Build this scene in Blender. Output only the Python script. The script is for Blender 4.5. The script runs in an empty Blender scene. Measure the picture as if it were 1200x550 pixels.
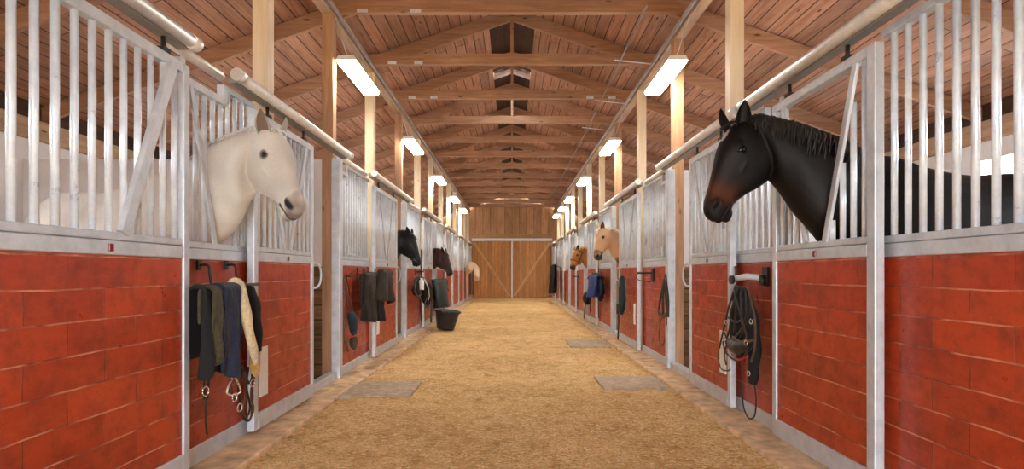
import bpy, bmesh, math, random
from mathutils import Vector, Matrix, noise
R = random.Random(7)
F0, CX, CY, CAMZ = 640.0, 600.0, 320.0, 1.15      # focal length and vanishing point of the photo, eye height
COL = bpy.context.scene.collection
V = Vector

def pt(px, py, X):
    """point of the photo that lies at distance X sideways from the aisle's centre line"""
    s = -1 if px < CX else 1
    y = X * F0 / abs(px - CX)
    return V((s * X, y, CAMZ + (CY - py) / F0 * y))
def unp(px, py, y):
    return V(((px - CX) / F0 * y, y, CAMZ + (CY - py) / F0 * y))

# ------------------------------------------------------------------ materials
MATS = {}
def newmat(name):
    m = bpy.data.materials.new(name); m.use_nodes = True
    nt = m.node_tree; b = nt.nodes['Principled BSDF']
    MATS[name] = m
    return m, nt, b
def mixc(nt, a, b, fac=None, blend='MIX'):
    n = nt.nodes.new('ShaderNodeMix'); n.data_type = 'RGBA'; n.blend_type = blend
    for s, v in ((6, a), (7, b)):
        if isinstance(v, (tuple, list)): n.inputs[s].default_value = (*v, 1)
        else: nt.links.new(v, n.inputs[s])
    if fac is None: pass
    elif isinstance(fac, (int, float)): n.inputs[0].default_value = fac
    else: nt.links.new(fac, n.inputs[0])
    return n.outputs[2]
def noise_n(nt, vec, scale, detail=4, rough=.55, dist=0):
    n = nt.nodes.new('ShaderNodeTexNoise'); n.inputs['Scale'].default_value = scale
    n.inputs['Detail'].default_value = detail; n.inputs['Roughness'].default_value = rough
    n.inputs['Distortion'].default_value = dist
    if vec is not None: nt.links.new(vec, n.inputs['Vector'])
    return n.outputs['Fac']
def ramp(nt, fac, stops):
    n = nt.nodes.new('ShaderNodeValToRGB'); e = n.color_ramp.elements
    while len(e) < len(stops): e.new(.5)
    for i, (p, c) in enumerate(stops):
        e[i].position = p; e[i].color = (*c, 1) if len(c) == 3 else c
    nt.links.new(fac, n.inputs[0]); return n.outputs[0]
def coords(nt, scale=(1, 1, 1), rot=(0, 0, 0), world=True, loc=(0, 0, 0)):
    if world: src = nt.nodes.new('ShaderNodeNewGeometry').outputs['Position']
    else: src = nt.nodes.new('ShaderNodeTexCoord').outputs['Object']
    mp = nt.nodes.new('ShaderNodeMapping'); nt.links.new(src, mp.inputs[0])
    mp.inputs['Scale'].default_value = scale; mp.inputs['Rotation'].default_value = rot; mp.inputs['Location'].default_value = loc
    return mp.outputs[0]
def bump(nt, b, h, strength=.3, dist=.01):
    n = nt.nodes.new('ShaderNodeBump'); n.inputs['Strength'].default_value = strength; n.inputs['Distance'].default_value = dist
    nt.links.new(h, n.inputs['Height']); nt.links.new(n.outputs[0], b.inputs['Normal'])
def math_n(nt, op, a, b=None, c=None):
    n = nt.nodes.new('ShaderNodeMath'); n.operation = op
    for i, v in enumerate((a, b, c)):
        if v is None: continue
        if isinstance(v, (int, float)): n.inputs[i].default_value = v
        else: nt.links.new(v, n.inputs[i])
    return n.outputs[0]

def plain(name, col, rough=.6, metal=0, nscale=25, var=.25, bmp=.15, sheen=0, coat=0):
    m, nt, b = newmat(name)
    f = noise_n(nt, coords(nt), nscale)
    c = ramp(nt, f, [(.3, tuple(x * (1 - var) for x in col)), (.7, tuple(min(1, x * (1 + var)) for x in col))])
    nt.links.new(c, b.inputs['Base Color']); b.inputs['Roughness'].default_value = rough; b.inputs['Metallic'].default_value = metal
    b.inputs['Sheen Weight'].default_value = sheen; b.inputs['Coat Weight'].default_value = coat
    if bmp: bump(nt, b, noise_n(nt, coords(nt), nscale * 4), bmp, .004)
    return m

def wood(name, c1, c2, along='Y', rough=.6, board=None, gap=(.07, .035, .02), knots=True, spec=.4, seam=.5, off=(0, 0, 0)):
    """planed timber: grain runs along one axis; board = (width, axis the boards are laid across, length)"""
    m, nt, b = newmat(name)
    sc = {'X': (1.2, 14, 14), 'Y': (14, 1.2, 14), 'Z': (14, 14, 1.2)}[along]
    v = coords(nt, sc, loc=off)
    g = noise_n(nt, v, 1.6, 6, .65, .6)
    col = ramp(nt, g, [(.28, c1), (.72, c2)])
    big = noise_n(nt, coords(nt, tuple(.35 * x ** .5 for x in sc)), 1.1, 3)
    col = mixc(nt, col, ramp(nt, big, [(.3, (.55, .5, .45)), (.7, (1.2, 1.15, 1.1))]), .55, 'MULTIPLY')
    if knots:
        vo = nt.nodes.new('ShaderNodeTexVoronoi'); vo.inputs['Scale'].default_value = 1.0
        ks = {'X': (2.2, 7, 7), 'Y': (7, 2.2, 7), 'Z': (7, 7, 2.2)}[along]
        nt.links.new(coords(nt, ks), vo.inputs['Vector'])
        k = ramp(nt, vo.outputs['Distance'], [(.04, (1, 1, 1)), (.12, (0, 0, 0))])
        col = mixc(nt, col, tuple(x * .3 for x in c1), k)
    h = g
    if board:
        w, axis, ln = board
        br = nt.nodes.new('ShaderNodeTexBrick')
        sep = nt.nodes.new('ShaderNodeSeparateXYZ'); nt.links.new(nt.nodes.new('ShaderNodeNewGeometry').outputs['Position'], sep.inputs[0])
        cmb = nt.nodes.new('ShaderNodeCombineXYZ')
        nt.links.new(sep.outputs[along], cmb.inputs[0]); nt.links.new(sep.outputs[axis], cmb.inputs[1])
        nt.links.new(cmb.outputs[0], br.inputs['Vector'])
        br.inputs['Scale'].default_value = 1; br.inputs['Brick Width'].default_value = ln; br.inputs['Row Height'].default_value = w
        br.inputs['Mortar Size'].default_value = seam * .008; br.inputs['Mortar Smooth'].default_value = .3
        br.inputs['Color1'].default_value = (.72, .72, .72, 1); br.inputs['Color2'].default_value = (1.15, 1.12, 1.1, 1); br.inputs['Bias'].default_value = 0
        br.inputs['Mortar'].default_value = (1, 1, 1, 1); br.offset = .37
        col = mixc(nt, col, br.outputs['Color'], .8, 'MULTIPLY')
        col = mixc(nt, col, gap, br.outputs['Fac'])
        h = math_n(nt, 'SUBTRACT', g, math_n(nt, 'MULTIPLY', br.outputs['Fac'], 3))
    nt.links.new(col, b.inputs['Base Color']); b.inputs['Roughness'].default_value = rough
    b.inputs['Specular IOR Level'].default_value = spec
    bump(nt, b, h, .25, .004)
    return m

def red_boards():
    m, nt, b = newmat('red_painted_boards')
    sep = nt.nodes.new('ShaderNodeSeparateXYZ'); nt.links.new(nt.nodes.new('ShaderNodeNewGeometry').outputs['Position'], sep.inputs[0])
    cmb = nt.nodes.new('ShaderNodeCombineXYZ')
    # the courses are a little uneven
    wob = math_n(nt, 'MULTIPLY', math_n(nt, 'SUBTRACT', noise_n(nt, coords(nt, (0, 3, 3)), 1.3, 3), .5), .016)
    side = math_n(nt, 'MULTIPLY', math_n(nt, 'GREATER_THAN', sep.outputs['X'], 0), 1.37)
    nt.links.new(math_n(nt, 'ADD', math_n(nt, 'ADD', sep.outputs['Y'], wob), side), cmb.inputs[0])
    nt.links.new(math_n(nt, 'ADD', sep.outputs['Z'], math_n(nt, 'ADD', wob, .012)), cmb.inputs[1])
    def brick(wd, ms):
        br = nt.nodes.new('ShaderNodeTexBrick'); nt.links.new(cmb.outputs[0], br.inputs['Vector'])
        br.inputs['Scale'].default_value = 1; br.inputs['Brick Width'].default_value = wd; br.inputs['Row Height'].default_value = .137
        br.inputs['Mortar Size'].default_value = ms; br.inputs['Mortar Smooth'].default_value = .35
        br.inputs['Color1'].default_value = (.29, .024, .007, 1); br.inputs['Color2'].default_value = (.47, .052, .012, 1)
        return br
    row, jn = brick(60, .0042), brick(.40, .0032)
    col = mixc(nt, jn.outputs['Color'], (.50, .07, .02), ramp(nt, noise_n(nt, coords(nt, (2, 2, 9)), 1.5, 5, .7), [(.35, (0, 0, 0)), (.7, (.7, .7, .7))]))
    dirt = noise_n(nt, coords(nt), 9, 8, .75)
    col = mixc(nt, col, (.10, .012, .006), ramp(nt, dirt, [(.46, (0, 0, 0)), (.72, (.62, .62, .62))]))
    chips = noise_n(nt, coords(nt), 34, 4, .7)
    col = mixc(nt, col, (.62, .16, .08), ramp(nt, chips, [(.66, (0, 0, 0)), (.74, (.6, .6, .6))]))
    fade = noise_n(nt, coords(nt), 2.3, 3)
    rowf = math_n(nt, 'MULTIPLY', row.outputs['Fac'], .9)
    jf = math_n(nt, 'MULTIPLY', jn.outputs['Fac'], ramp(nt, fade, [(.45, (.03, .03, .03)), (.62, (.4, .4, .4))]))
    fac = math_n(nt, 'MAXIMUM', rowf, jf)
    col = mixc(nt, col, mixc(nt, (.66, .26, .15), (.20, .04, .02), ramp(nt, noise_n(nt, coords(nt), 5, 3), [(.42, (0, 0, 0)), (.6, (1, 1, 1))])), fac)
    nt.links.new(col, b.inputs['Base Color'])
    nt.links.new(ramp(nt, dirt, [(.3, (.24,) * 3), (.7, (.50,) * 3)]), b.inputs['Roughness'])
    b.inputs['Specular IOR Level'].default_value = .45
    h = math_n(nt, 'SUBTRACT', math_n(nt, 'MULTIPLY', dirt, .5), math_n(nt, 'MULTIPLY', fac, 1.6))
    bump(nt, b, h, .45, .006)
    return m

def galv(name, col=(.56, .58, .60), metal=.75, r0=.28, r1=.5, sc=9, gr=.35):
    m, nt, b = newmat(name)
    f = noise_n(nt, coords(nt), sc, 5, .7)
    c = ramp(nt, f, [(.3, tuple(x * .8 for x in col)), (.7, tuple(min(1, x * 1.12) for x in col))])
    grime = noise_n(nt, coords(nt, (1, 1, .6)), 24, 6, .75)
    c = mixc(nt, c, (.30, .25, .19), ramp(nt, grime, [(.56, (0, 0, 0)), (.8, (gr, gr, gr))]))
    nt.links.new(c, b.inputs['Base Color']); b.inputs['Metallic'].default_value = metal
    nt.links.new(ramp(nt, f, [(.3, (r0,) * 3), (.7, (r1,) * 3)]), b.inputs['Roughness'])
    bump(nt, b, grime, .12, .002)
    return m

def sand():
    m, nt, b = newmat('sand_and_shavings')
    g = coords(nt)
    big = noise_n(nt, g, .8, 5, .6); mid = noise_n(nt, coords(nt, (1, .8, 1)), 6, 6, .7, .4); fine = noise_n(nt, g, 55, 4, .7)
    vo = nt.nodes.new('ShaderNodeTexVoronoi'); vo.inputs['Scale'].default_value = 34; nt.links.new(coords(nt, (1, 1.5, 1)), vo.inputs['Vector'])
    c = ramp(nt, mid, [(.30, (.46, .25, .085)), (.46, (.76, .47, .19)), (.66, (.88, .62, .31))])
    c = mixc(nt, c, ramp(nt, big, [(.38, (.80, .72, .64)), (.62, (1.1, 1.12, 1.14))]), .8, 'MULTIPLY')
    chip = ramp(nt, vo.outputs['Color'], [(.55, (0, 0, 0)), (.85, (.85, .85, .85))])
    c = mixc(nt, c, (.95, .70, .36), chip)
    c = mixc(nt, c, (.34, .17, .05), ramp(nt, fine, [(.34, (.9, .9, .9)), (.50, (0, 0, 0))]))
    nt.links.new(c, b.inputs['Base Color']); b.inputs['Roughness'].default_value = .92; b.inputs['Specular IOR Level'].default_value = .15
    h = math_n(nt, 'ADD', math_n(nt, 'MULTIPLY', mid, 1.6), math_n(nt, 'ADD', math_n(nt, 'MULTIPLY', fine, .5), math_n(nt, 'MULTIPLY', vo.outputs['Distance'], -.6)))
    bump(nt, b, h, .9, .035)
    return m

def emis(name, col, strength):
    m, nt, b = newmat(name)
    b.inputs['Base Color'].default_value = (.9, .9, .9, 1)
    b.inputs['Emission Color'].default_value = (*col, 1); b.inputs['Emission Strength'].default_value = strength
    return m
def glass():
    m, nt, b = newmat('window_glass')
    t = nt.nodes.new('ShaderNodeBsdfTransparent'); g = nt.nodes.new('ShaderNodeBsdfGlossy'); g.inputs['Roughness'].default_value = .03
    fr = nt.nodes.new('ShaderNodeFresnel'); fr.inputs[0].default_value = 1.08
    mx = nt.nodes.new('ShaderNodeMixShader'); nt.links.new(fr.outputs[0], mx.inputs[0]); nt.links.new(t.outputs[0], mx.inputs[1]); nt.links.new(g.outputs[0], mx.inputs[2])
    nt.links.new(mx.outputs[0], nt.nodes['Material Output'].inputs[0]); nt.nodes.remove(b)
    return m
def coatmat(name, rough=.5, sheen=.3, spec=.4, sc=(60, 60, 60)):
    m, nt, b = newmat(name)
    a = nt.nodes.new('ShaderNodeVertexColor'); a.layer_name = 'coat'
    f = noise_n(nt, coords(nt, sc), 2, 4, .7)
    c = mixc(nt, a.outputs[0], ramp(nt, f, [(.3, (.86, .86, .86)), (.7, (1.08, 1.08, 1.08))]), .7, 'MULTIPLY')
    nt.links.new(c, b.inputs['Base Color']); b.inputs['Roughness'].default_value = rough
    b.inputs['Sheen Weight'].default_value = sheen; b.inputs['Specular IOR Level'].default_value = spec
    bump(nt, b, f, .12, .003)
    return m

RED = red_boards()
STEEL = galv('galvanised_steel', (.62, .65, .68), .4, .36, .58, 9, .25)
BARS = galv('galvanised_bars', (.78, .86, 1.0), .2, .25, .42, 6, .03)
TRACK = galv('track_steel', (.82, .80, .76), .3, .3, .5, 9, .15)
CHAN = galv('track_channel_steel', (.30, .29, .27), .5, .4, .6)
DARKM = plain('dark_iron', (.05, .045, .04), .45, .8, 30, .3)
SAND = sand()
CURB = plain('curb_concrete', (.66, .45, .26), .9, 0, 8, .35, .4)
MATM = plain('stone_mat', (.40, .30, .20), .85, 0, 16, .28, .35)
ROOFB = wood('roof_boards', (.32, .14, .08), (.62, .36, .235), 'Y', .7, (.145, 'X', 3.2), knots=True, seam=.9)
BEAM_X = wood('truss_timber', (.32, .165, .095), (.55, .33, .20), 'X', .6)
BEAM_Y = wood('runner_timber', (.36, .22, .13), (.60, .42, .27), 'Y', .6)
PALE = wood('pale_pine_post', (.84, .66, .42), (.97, .85, .62), 'Z', .55)
PINE = wood('orange_pine_post', (.36, .19, .10), (.60, .36, .20), 'Z', .6)
GATEB = wood('gate_boards', (.42, .17, .035), (.78, .38, .10), 'Z', .45, (.16, 'X', 9), seam=.6)
GATET = wood('gate_brace_timber', (.60, .32, .10), (.84, .52, .20), 'Z', .5)
GABLE = wood('gable_boards', (.42, .21, .09), (.76, .46, .23), 'Z', .6, (.34, 'X', 9), seam=1)
GABLET = wood('gable_trim', (.45, .23, .09), (.66, .40, .18), 'X', .6)
KICK = wood('weathered_kick_boards', (.10, .05, .02), (.30, .17, .08), 'X', .8, (.16, 'Z', 4), seam=1.2)
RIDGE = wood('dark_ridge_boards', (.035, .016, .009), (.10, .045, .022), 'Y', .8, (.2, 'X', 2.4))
WHITEW = plain('white_painted_wall', (.78, .78, .80), .7, 0, 3, .08, .05)
PLASTW = plain('white_plastic', (.80, .79, .76), .4, 0, 12, .06, 0)
GLASS = glass()
LAMP = emis('fluorescent_diffuser', (1.0, .95, .86), 44)
FIXT = plain('white_enamel', (.8, .8, .8), .35, 0, 8, .05, 0)
BLACKR = plain('black_rubber', (.018, .020, .022), .5, 0, 10, .3, .1)
BLACKL = plain('black_leather', (.018, .014, .012), .42, 0, 40, .4, .3)
BROWNL = plain('brown_leather', (.10, .045, .02), .45, 0, 40, .4, .3)
BLACKC = plain('black_cloth', (.008, .008, .009), .9, 0, 50, .4, .4, 0)
NAVY = plain('navy_cloth', (.011, .016, .038), .85, 0, 60, .35, .4, .05)
BLUE = plain('blue_cloth', (.008, .035, .16), .8, 0, 60, .3, .4, .05)
OLIVE = plain('olive_cloth', (.055, .045, .022), .9, 0, 45, .35, .4, .05)
TEAL = plain('teal_cloth', (.005, .022, .026), .85, 0, 45, .35, .4, .05)
CREAM = plain('cream_fleece', (.66, .52, .30), .95, 0, 45, .25, .6, .3)
YELLO = plain('mustard_fleece', (.55, .36, .10), .95, 0, 40, .3, .6, .2)
DBROWN = plain('dark_brown_fleece', (.028, .018, .010), .95, 0, 45, .6, .9, .05)
FLEECE = plain('tan_fleece', (.55, .38, .22), .95, 0, 30, .25, .8, .3)
REDW = plain('red_webbing', (.42, .03, .02), .7, 0, 50, .2, .2)
CHROME = galv('buckle_metal', (.75, .72, .66), .9, .2, .35)
LENS = plain('red_reflector', (.20, .012, .015), .25, 0, 20, .2, 0)

# ------------------------------------------------------------------ mesh helpers
def box(bm, x0, x1, y0, y1, z0, z1):
    if x0 > x1: x0, x1 = x1, x0
    vs = [bm.verts.new(p) for p in ((x0, y0, z0), (x1, y0, z0), (x1, y1, z0), (x0, y1, z0), (x0, y0, z1), (x1, y0, z1), (x1, y1, z1), (x0, y1, z1))]
    for f in ((0, 3, 2, 1), (4, 5, 6, 7), (0, 1, 5, 4), (1, 2, 6, 5), (2, 3, 7, 6), (3, 0, 4, 7)): bm.faces.new([vs[i] for i in f])
def beam(bm, p0, p1, w, h, up=(0, 0, 1)):
    """square timber or flat bar from p0 to p1: w along side, h along up"""
    p0, p1 = V(p0), V(p1); t = (p1 - p0).normalized(); s = t.cross(V(up)).normalized(); u = s.cross(t)
    vs = [bm.verts.new(p + s * a * w / 2 + u * b * h / 2) for p in (p0, p1) for a, b in ((-1, -1), (1, -1), (1, 1), (-1, 1))]
    for f in ((0, 3, 2, 1), (4, 5, 6, 7), (0, 1, 5, 4), (1, 2, 6, 5), (2, 3, 7, 6), (3, 0, 4, 7)): bm.faces.new([vs[i] for i in f])
def loft(bm, rings, cap=True, smooth=True):
    rows = [[bm.verts.new(p) for p in r] for r in rings]
    n = len(rows[0])
    for a, b in zip(rows, rows[1:]):
        for i in range(n):
            f = bm.faces.new((a[i], a[(i + 1) % n], b[(i + 1) % n], b[i])); f.smooth = smooth
    if cap:
        bm.faces.new(rows[0][::-1]); bm.faces.new(rows[-1])
def frames(pts, hint=V((0, 0, 1))):
    pts = [V(p) for p in pts]; out = []
    for i, p in enumerate(pts):
        t = (pts[min(i + 1, len(pts) - 1)] - pts[max(i - 1, 0)]).normalized()
        s = t.cross(hint)
        if s.length < .05: s = t.cross(V((1, 0, 0))) if abs(t.x) < .9 else t.cross(V((0, 1, 0)))
        s.normalize(); out.append((p, t, s, s.cross(t)))
    return out
def spline(pts, n=6):
    pts = [V(p) for p in pts]
    if len(pts) < 3: return pts
    q = [pts[0] * 2 - pts[1]] + pts + [pts[-1] * 2 - pts[-2]]; out = []
    for i in range(1, len(q) - 2):
        a, b, c, d = q[i - 1:i + 3]
        for k in range(n):
            t = k / n
            out.append(.5 * ((2 * b) + (c - a) * t + (2 * a - 5 * b + 4 * c - d) * t * t + (3 * b - a - 3 * c + d) * t ** 3))
    out.append(pts[-1]); return out
def tube(bm, pts, r, seg=10, hint=V((0, 0, 1)), r2=None, cap=True):
    """round (or elliptical: r along side, r2 along normal) sweep; r may be a list"""
    fr = frames(pts, V(hint)); n = len(fr); rings = []
    prev = None
    for i, (p, t, s, u) in enumerate(fr):
        if prev is not None and s.dot(prev) < 0: s, u = -s, -u
        prev = s
        k = i / max(1, n - 1)
        ra = r(k) if callable(r) else r
        rb = (r2(k) if callable(r2) else r2) if r2 is not None else ra
        rings.append([p + s * ra * math.cos(a) + u * rb * math.sin(a) for a in (2 * math.pi * j / seg for j in range(seg))])
    loft(bm, rings, cap)
def strap(bm, pts, w, th=.004, nrm=(1, 0, 0), n=6):
    """flat band whose face looks along nrm"""
    tube(bm, spline(pts, n), w / 2, 8, V(nrm), th / 2)

class Empty_(object): pass
def root(name, loc, label=None, cat=None, group=None, kind=None):
    o = bpy.data.objects.new(name, None); COL.objects.link(o); o.location = loc; o.empty_display_size = .1
    tag(o, label, cat, group, kind); return o
def tag(o, label=None, cat=None, group=None, kind=None):
    if label: o['label'] = label
    if cat: o['category'] = cat
    if group: o['group'] = group
    if kind: o['kind'] = kind
    return o
def mesh(name, bm, mats, parent=None, bevel=0, origin=None, smooth=None, solid=0):
    """links the bmesh (built in world coordinates) as one object; parent chain offsets are removed"""
    bmesh.ops.recalc_face_normals(bm, faces=bm.faces[:])
    base = V((0, 0, 0)); q = parent
    while q is not None: base += q.location; q = q.parent
    if parent is None:
        if origin is None:
            xs = [v.co for v in bm.verts]
            origin = V((sum(c.x for c in xs) / len(xs), sum(c.y for c in xs) / len(xs), min(c.z for c in xs)))
        base = V(origin)
    loc = V((0, 0, 0))
    if parent is not None:
        xs = [v.co for v in bm.verts]
        c = sum(xs, V((0, 0, 0))) / len(xs); loc = c - base
        bmesh.ops.translate(bm, verts=bm.verts[:], vec=-c)
    else:
        bmesh.ops.translate(bm, verts=bm.verts[:], vec=-base); loc = base
    if smooth:
        for f in bm.faces: f.smooth = True
    me = bpy.data.meshes.new(name); bm.to_mesh(me); bm.free()
    for m in (mats if isinstance(mats, (list, tuple)) else [mats]): me.materials.append(m)
    o = bpy.data.objects.new(name, me); COL.objects.link(o); o.parent = parent; o.location = loc
    if bevel:
        b = o.modifiers.new('bevel', 'BEVEL'); b.width = bevel; b.segments = 2; b.limit_method = 'ANGLE'
    if solid:
        s = o.modifiers.new('solid', 'SOLIDIFY'); s.thickness = solid; s.offset = 0
    return o
def BM(): return bmesh.new()
def one(name, mats, parent, fn, *a, **k):
    kw = {x: k.pop(x) for x in ('bevel', 'smooth', 'solid') if x in k}
    bm = BM(); fn(bm, *a, **k); return mesh(name, bm, mats, parent, **kw)
ORD = ['first', 'second', 'third', 'fourth', 'fifth', 'sixth', 'seventh', 'eighth', 'ninth', 'tenth', 'eleventh', 'twelfth', 'thirteenth', 'fourteenth', 'fifteenth', 'sixteenth', 'seventeenth', 'eighteenth']

# ------------------------------------------------------------------ the building
YEND, YBACK, XW = 25.4, -3.0, 5.3
SL = .35                                             # roof slope
def roofz(x, base=4.93): return base - SL * abs(x)
# ground with its own relief
bm = BM(); NX, NY = 64, 300
def gz(x, y):
    a = noise.noise(V((x * 1.3, y * 1.1, 0))) * .010 + noise.noise(V((x * 5, y * 4, 3))) * .007 + noise.noise(V((x * 16, y * 13, 7))) * .008
    k = min(1, max(0, (1.57 - abs(x)) / .15)); return a * k * (1.0 if y < 9 else .6) - .012 * (1 - k)
rows = []
for j in range(NY + 1):
    y = -3 + (j / NY) ** 1.5 * 28.6
    rows.append([bm.verts.new((-1.62 + 3.24 * i / NX, y, gz(-1.62 + 3.24 * i / NX, y))) for i in range(NX + 1)])
for a, b in zip(rows, rows[1:]):
    for i in range(NX): bm.faces.new((a[i], a[i + 1], b[i + 1], b[i]))
for s in (-1, 1):
    vs = [bm.verts.new(p) for p in ((s * 1.6, -3, -.012), (s * 5.4, -3, -.012), (s * 5.4, 25.6, -.012), (s * 1.6, 25.6, -.012))]
    bm.faces.new(vs)
vs = [bm.verts.new(p) for p in ((-14, -20, -.02), (14, -20, -.02), (14, -3, -.02), (-14, -3, -.02))]; bm.faces.new(vs)
tag(mesh('floor', bm, SAND, smooth=True, origin=(0, 0, 0)), kind='structure')

for s, nm in ((-1, 'left'), (1, 'right')):
    bm = BM(); y = YBACK
    while y < YEND - .01:
        y2 = min(y + 2.4, YEND)
        box(bm, s * 1.59, s * 2.0, y + .004, y2 - .004, -.05, .022 + R.uniform(-.003, .003)); y = y2
    tag(mesh('trim_' + ('1' if s < 0 else '2'), bm, CURB, bevel=.012), kind='structure')
    # outer wall with windows
    bm = BM(); wins = [(-1.4, -.2), (2.2, 3.6), (4.9, 6.3), (9.0, 10.2), (12.7, 13.9), (16.4, 17.6), (20.1, 21.3)] if s > 0 else [(-1.4, -.2), (1.7, 2.9), (7.2, 8.4), (10.9, 12.1), (14.6, 15.8), (18.3, 19.5), (22, 23.2)]
    z0, z1 = 1.6, 2.45
    box(bm, s * XW, s * (XW + .15), YBACK, YEND, -.05, z0); box(bm, s * XW, s * (XW + .15), YBACK, YEND, z1, 2.62)
    y = YBACK
    for a, b in wins + [(YEND, YEND)]:
        box(bm, s * XW, s * (XW + .15), y, a, z0, z1); y = b
    tag(mesh('wall_' + nm, bm, WHITEW), kind='structure')
    for i, (a, b) in enumerate(wins):
        r = root('window_%d' % (i + (1 if s < 0 else 11)), (s * XW, (a + b) / 2, z0), kind='structure')
        bm = BM()
        for q in (a, (a + b) / 2 - .02, b - .04): box(bm, s * (XW - .01), s * (XW + .1), q, q + .04, z0, z1)
        for q in (z0, z1 - .04): box(bm, s * (XW - .01), s * (XW + .1), a, b, q, q + .04)
        mesh('window_frame', bm, WHITEW, r)
        one('window_pane', GLASS, r, box, s * (XW + .06), s * (XW + .064), a + .03, b - .03, z0 + .03, z1 - .03)
    bm = BM(); box(bm, s * (XW - .05), s * (XW + .15), YBACK, YEND, 2.62, 2.84)
    tag(mesh('trim_' + ('3' if s < 0 else '4'), bm, BEAM_Y), kind='structure')
    bm = BM(); box(bm, s * (XW + .05), s * (XW + .15), YBACK, YEND, 2.84, 3.1)
    tag(mesh('trim_' + ('5' if s < 0 else '6'), bm, RIDGE), kind='structure')

# roof: boards, dark ridge boards and the skylight opening by the ridge
SKY = [(9.95, 10.35)]
bm = BM()
for s in (-1, 1):
    for x0, x1, y0, y1 in ((.34, 5.7, YBACK, YEND),):
        z0, z1 = roofz(x0), roofz(x1)
        vs = [bm.verts.new(p) for p in ((s * x0, y0, z0), (s * x1, y0, z1), (s * x1, y1, z1), (s * x0, y1, z0), (s * x0, y0, z0 + .06), (s * x1, y0, z1 + .06), (s * x1, y1, z1 + .06), (s * x0, y1, z0 + .06))]
        for f in ((0, 1, 2, 3), (4, 7, 6, 5), (0, 4, 5, 1), (1, 5, 6, 2), (2, 6, 7, 3), (3, 7, 4, 0)): bm.faces.new([vs[i] for i in f])
tag(mesh('ceiling', bm, ROOFB, origin=(0, 0, 0)), kind='structure')
bm = BM()
for s in (-1, 1):
    for y0, y1 in ((YBACK, SKY[0][0]), (SKY[0][1], YEND)):
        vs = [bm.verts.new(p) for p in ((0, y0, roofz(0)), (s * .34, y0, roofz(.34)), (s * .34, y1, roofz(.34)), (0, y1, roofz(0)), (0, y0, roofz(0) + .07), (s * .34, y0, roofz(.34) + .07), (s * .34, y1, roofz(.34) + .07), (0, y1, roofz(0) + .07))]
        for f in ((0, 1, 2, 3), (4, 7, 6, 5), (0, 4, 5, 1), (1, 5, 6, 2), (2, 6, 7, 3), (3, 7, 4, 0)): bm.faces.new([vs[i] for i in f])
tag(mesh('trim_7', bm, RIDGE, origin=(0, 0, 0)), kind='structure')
r = root('window_21', (0, 10.15, roofz(0)), kind='structure')
for s in (-1, 1):
    bm = BM()
    vs = [bm.verts.new(p) for p in ((0, 9.93, roofz(0) + .05), (s * .36, 9.93, roofz(.36) + .05), (s * .36, 10.37, roofz(.36) + .05), (0, 10.37, roofz(0) + .05))]
    bm.faces.new(vs); mesh('window_pane', bm, GLASS, r)

# end wall with the pair of sliding gates
bm = BM(); box(bm, -1.82, 1.82, YEND + .05, YEND + .2, 2.62, 4.3); tag(mesh('wall_back', bm, GABLE), kind='structure')
bm = BM()
for s in (-1, 1): box(bm, s * 1.82, s * (XW + .15), YEND + .05, YEND + .2, -.05, 3.1); 
vs = [bm.verts.new(p) for p in ((-5.4, YEND + .1, 3.0), (5.4, YEND + .1, 3.0), (5.4, YEND + .1, 3.1), (0, YEND + .1, 5.0), (-5.4, YEND + .1, 3.1))]
bm.faces.new(vs); tag(mesh('wall_gable', bm, GABLE), kind='structure')
bm = BM(); box(bm, -1.85, 1.85, YEND, YEND + .06, 2.78, 2.95); tag(mesh('trim_8', bm, GABLET), kind='structure')
t = tag(one('gate_rail', plain('white_rail_paint', (.85, .85, .87), .35, 0, 5, .05, 0), None, box, -1.86, 1.86, YEND - .10, YEND + .0, 2.63, 2.75, bevel=.01), 'white painted header rail running above both wooden barn gates', 'rail')
bm = BM(); box(bm, -.035, .035, YEND - .08, YEND - .02, .0, 2.62)
tag(mesh('gate_post', bm, MATS['white_rail_paint']), 'narrow white vertical strip between the two wooden gates', 'post')
for s in (-1, 1):
    r = root('barn_gate', (s * .9, YEND, 0), 'varnished brown plank gate, %s leaf, with a pale diagonal brace rising to the %s' % (('left', 'left') if s < 0 else ('right', 'right')), 'gate')
    one('board_panel', GATEB, r, box, s * .0, s * 1.82, YEND, YEND + .05, -.03, 2.66)
    one('brace', GATET, r, beam, (s * 1.76, YEND - .02, 2.55), (s * .1, YEND - .02, .06), .1, .04, (0, 1, 0))
    one('brace', GATEB, r, beam, (s * .14, YEND - .008, 2.5), (s * 1.7, YEND - .008, .3), .1, .03, (0, 1, 0))
    bm = BM()
    box(bm, s * .04, s * 1.82, YEND - .012, YEND, 2.5, 2.62); box(bm, s * .04, s * 1.82, YEND - .012, YEND, .02, .14); box(bm, s * .04, s * .12, YEND - .012, YEND, .14, 2.5); box(bm, s * 1.74, s * 1.82, YEND - .012, YEND, .14, 2.5)
    mesh('gate_frame', bm, GATEB, r, bevel=.004)

bm = BM()  # unseen wall behind the camera, added to cut daylight on the foreground
for s in (-1, 1): box(bm, s * 1.4, s * 5.45, YBACK - .15, YBACK, -.05, 3.0)
box(bm, -5.45, 5.45, YBACK - .15, YBACK, 2.5, 5.0)
tag(mesh('wall_light_block', bm, GABLE), kind='structure')

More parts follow.
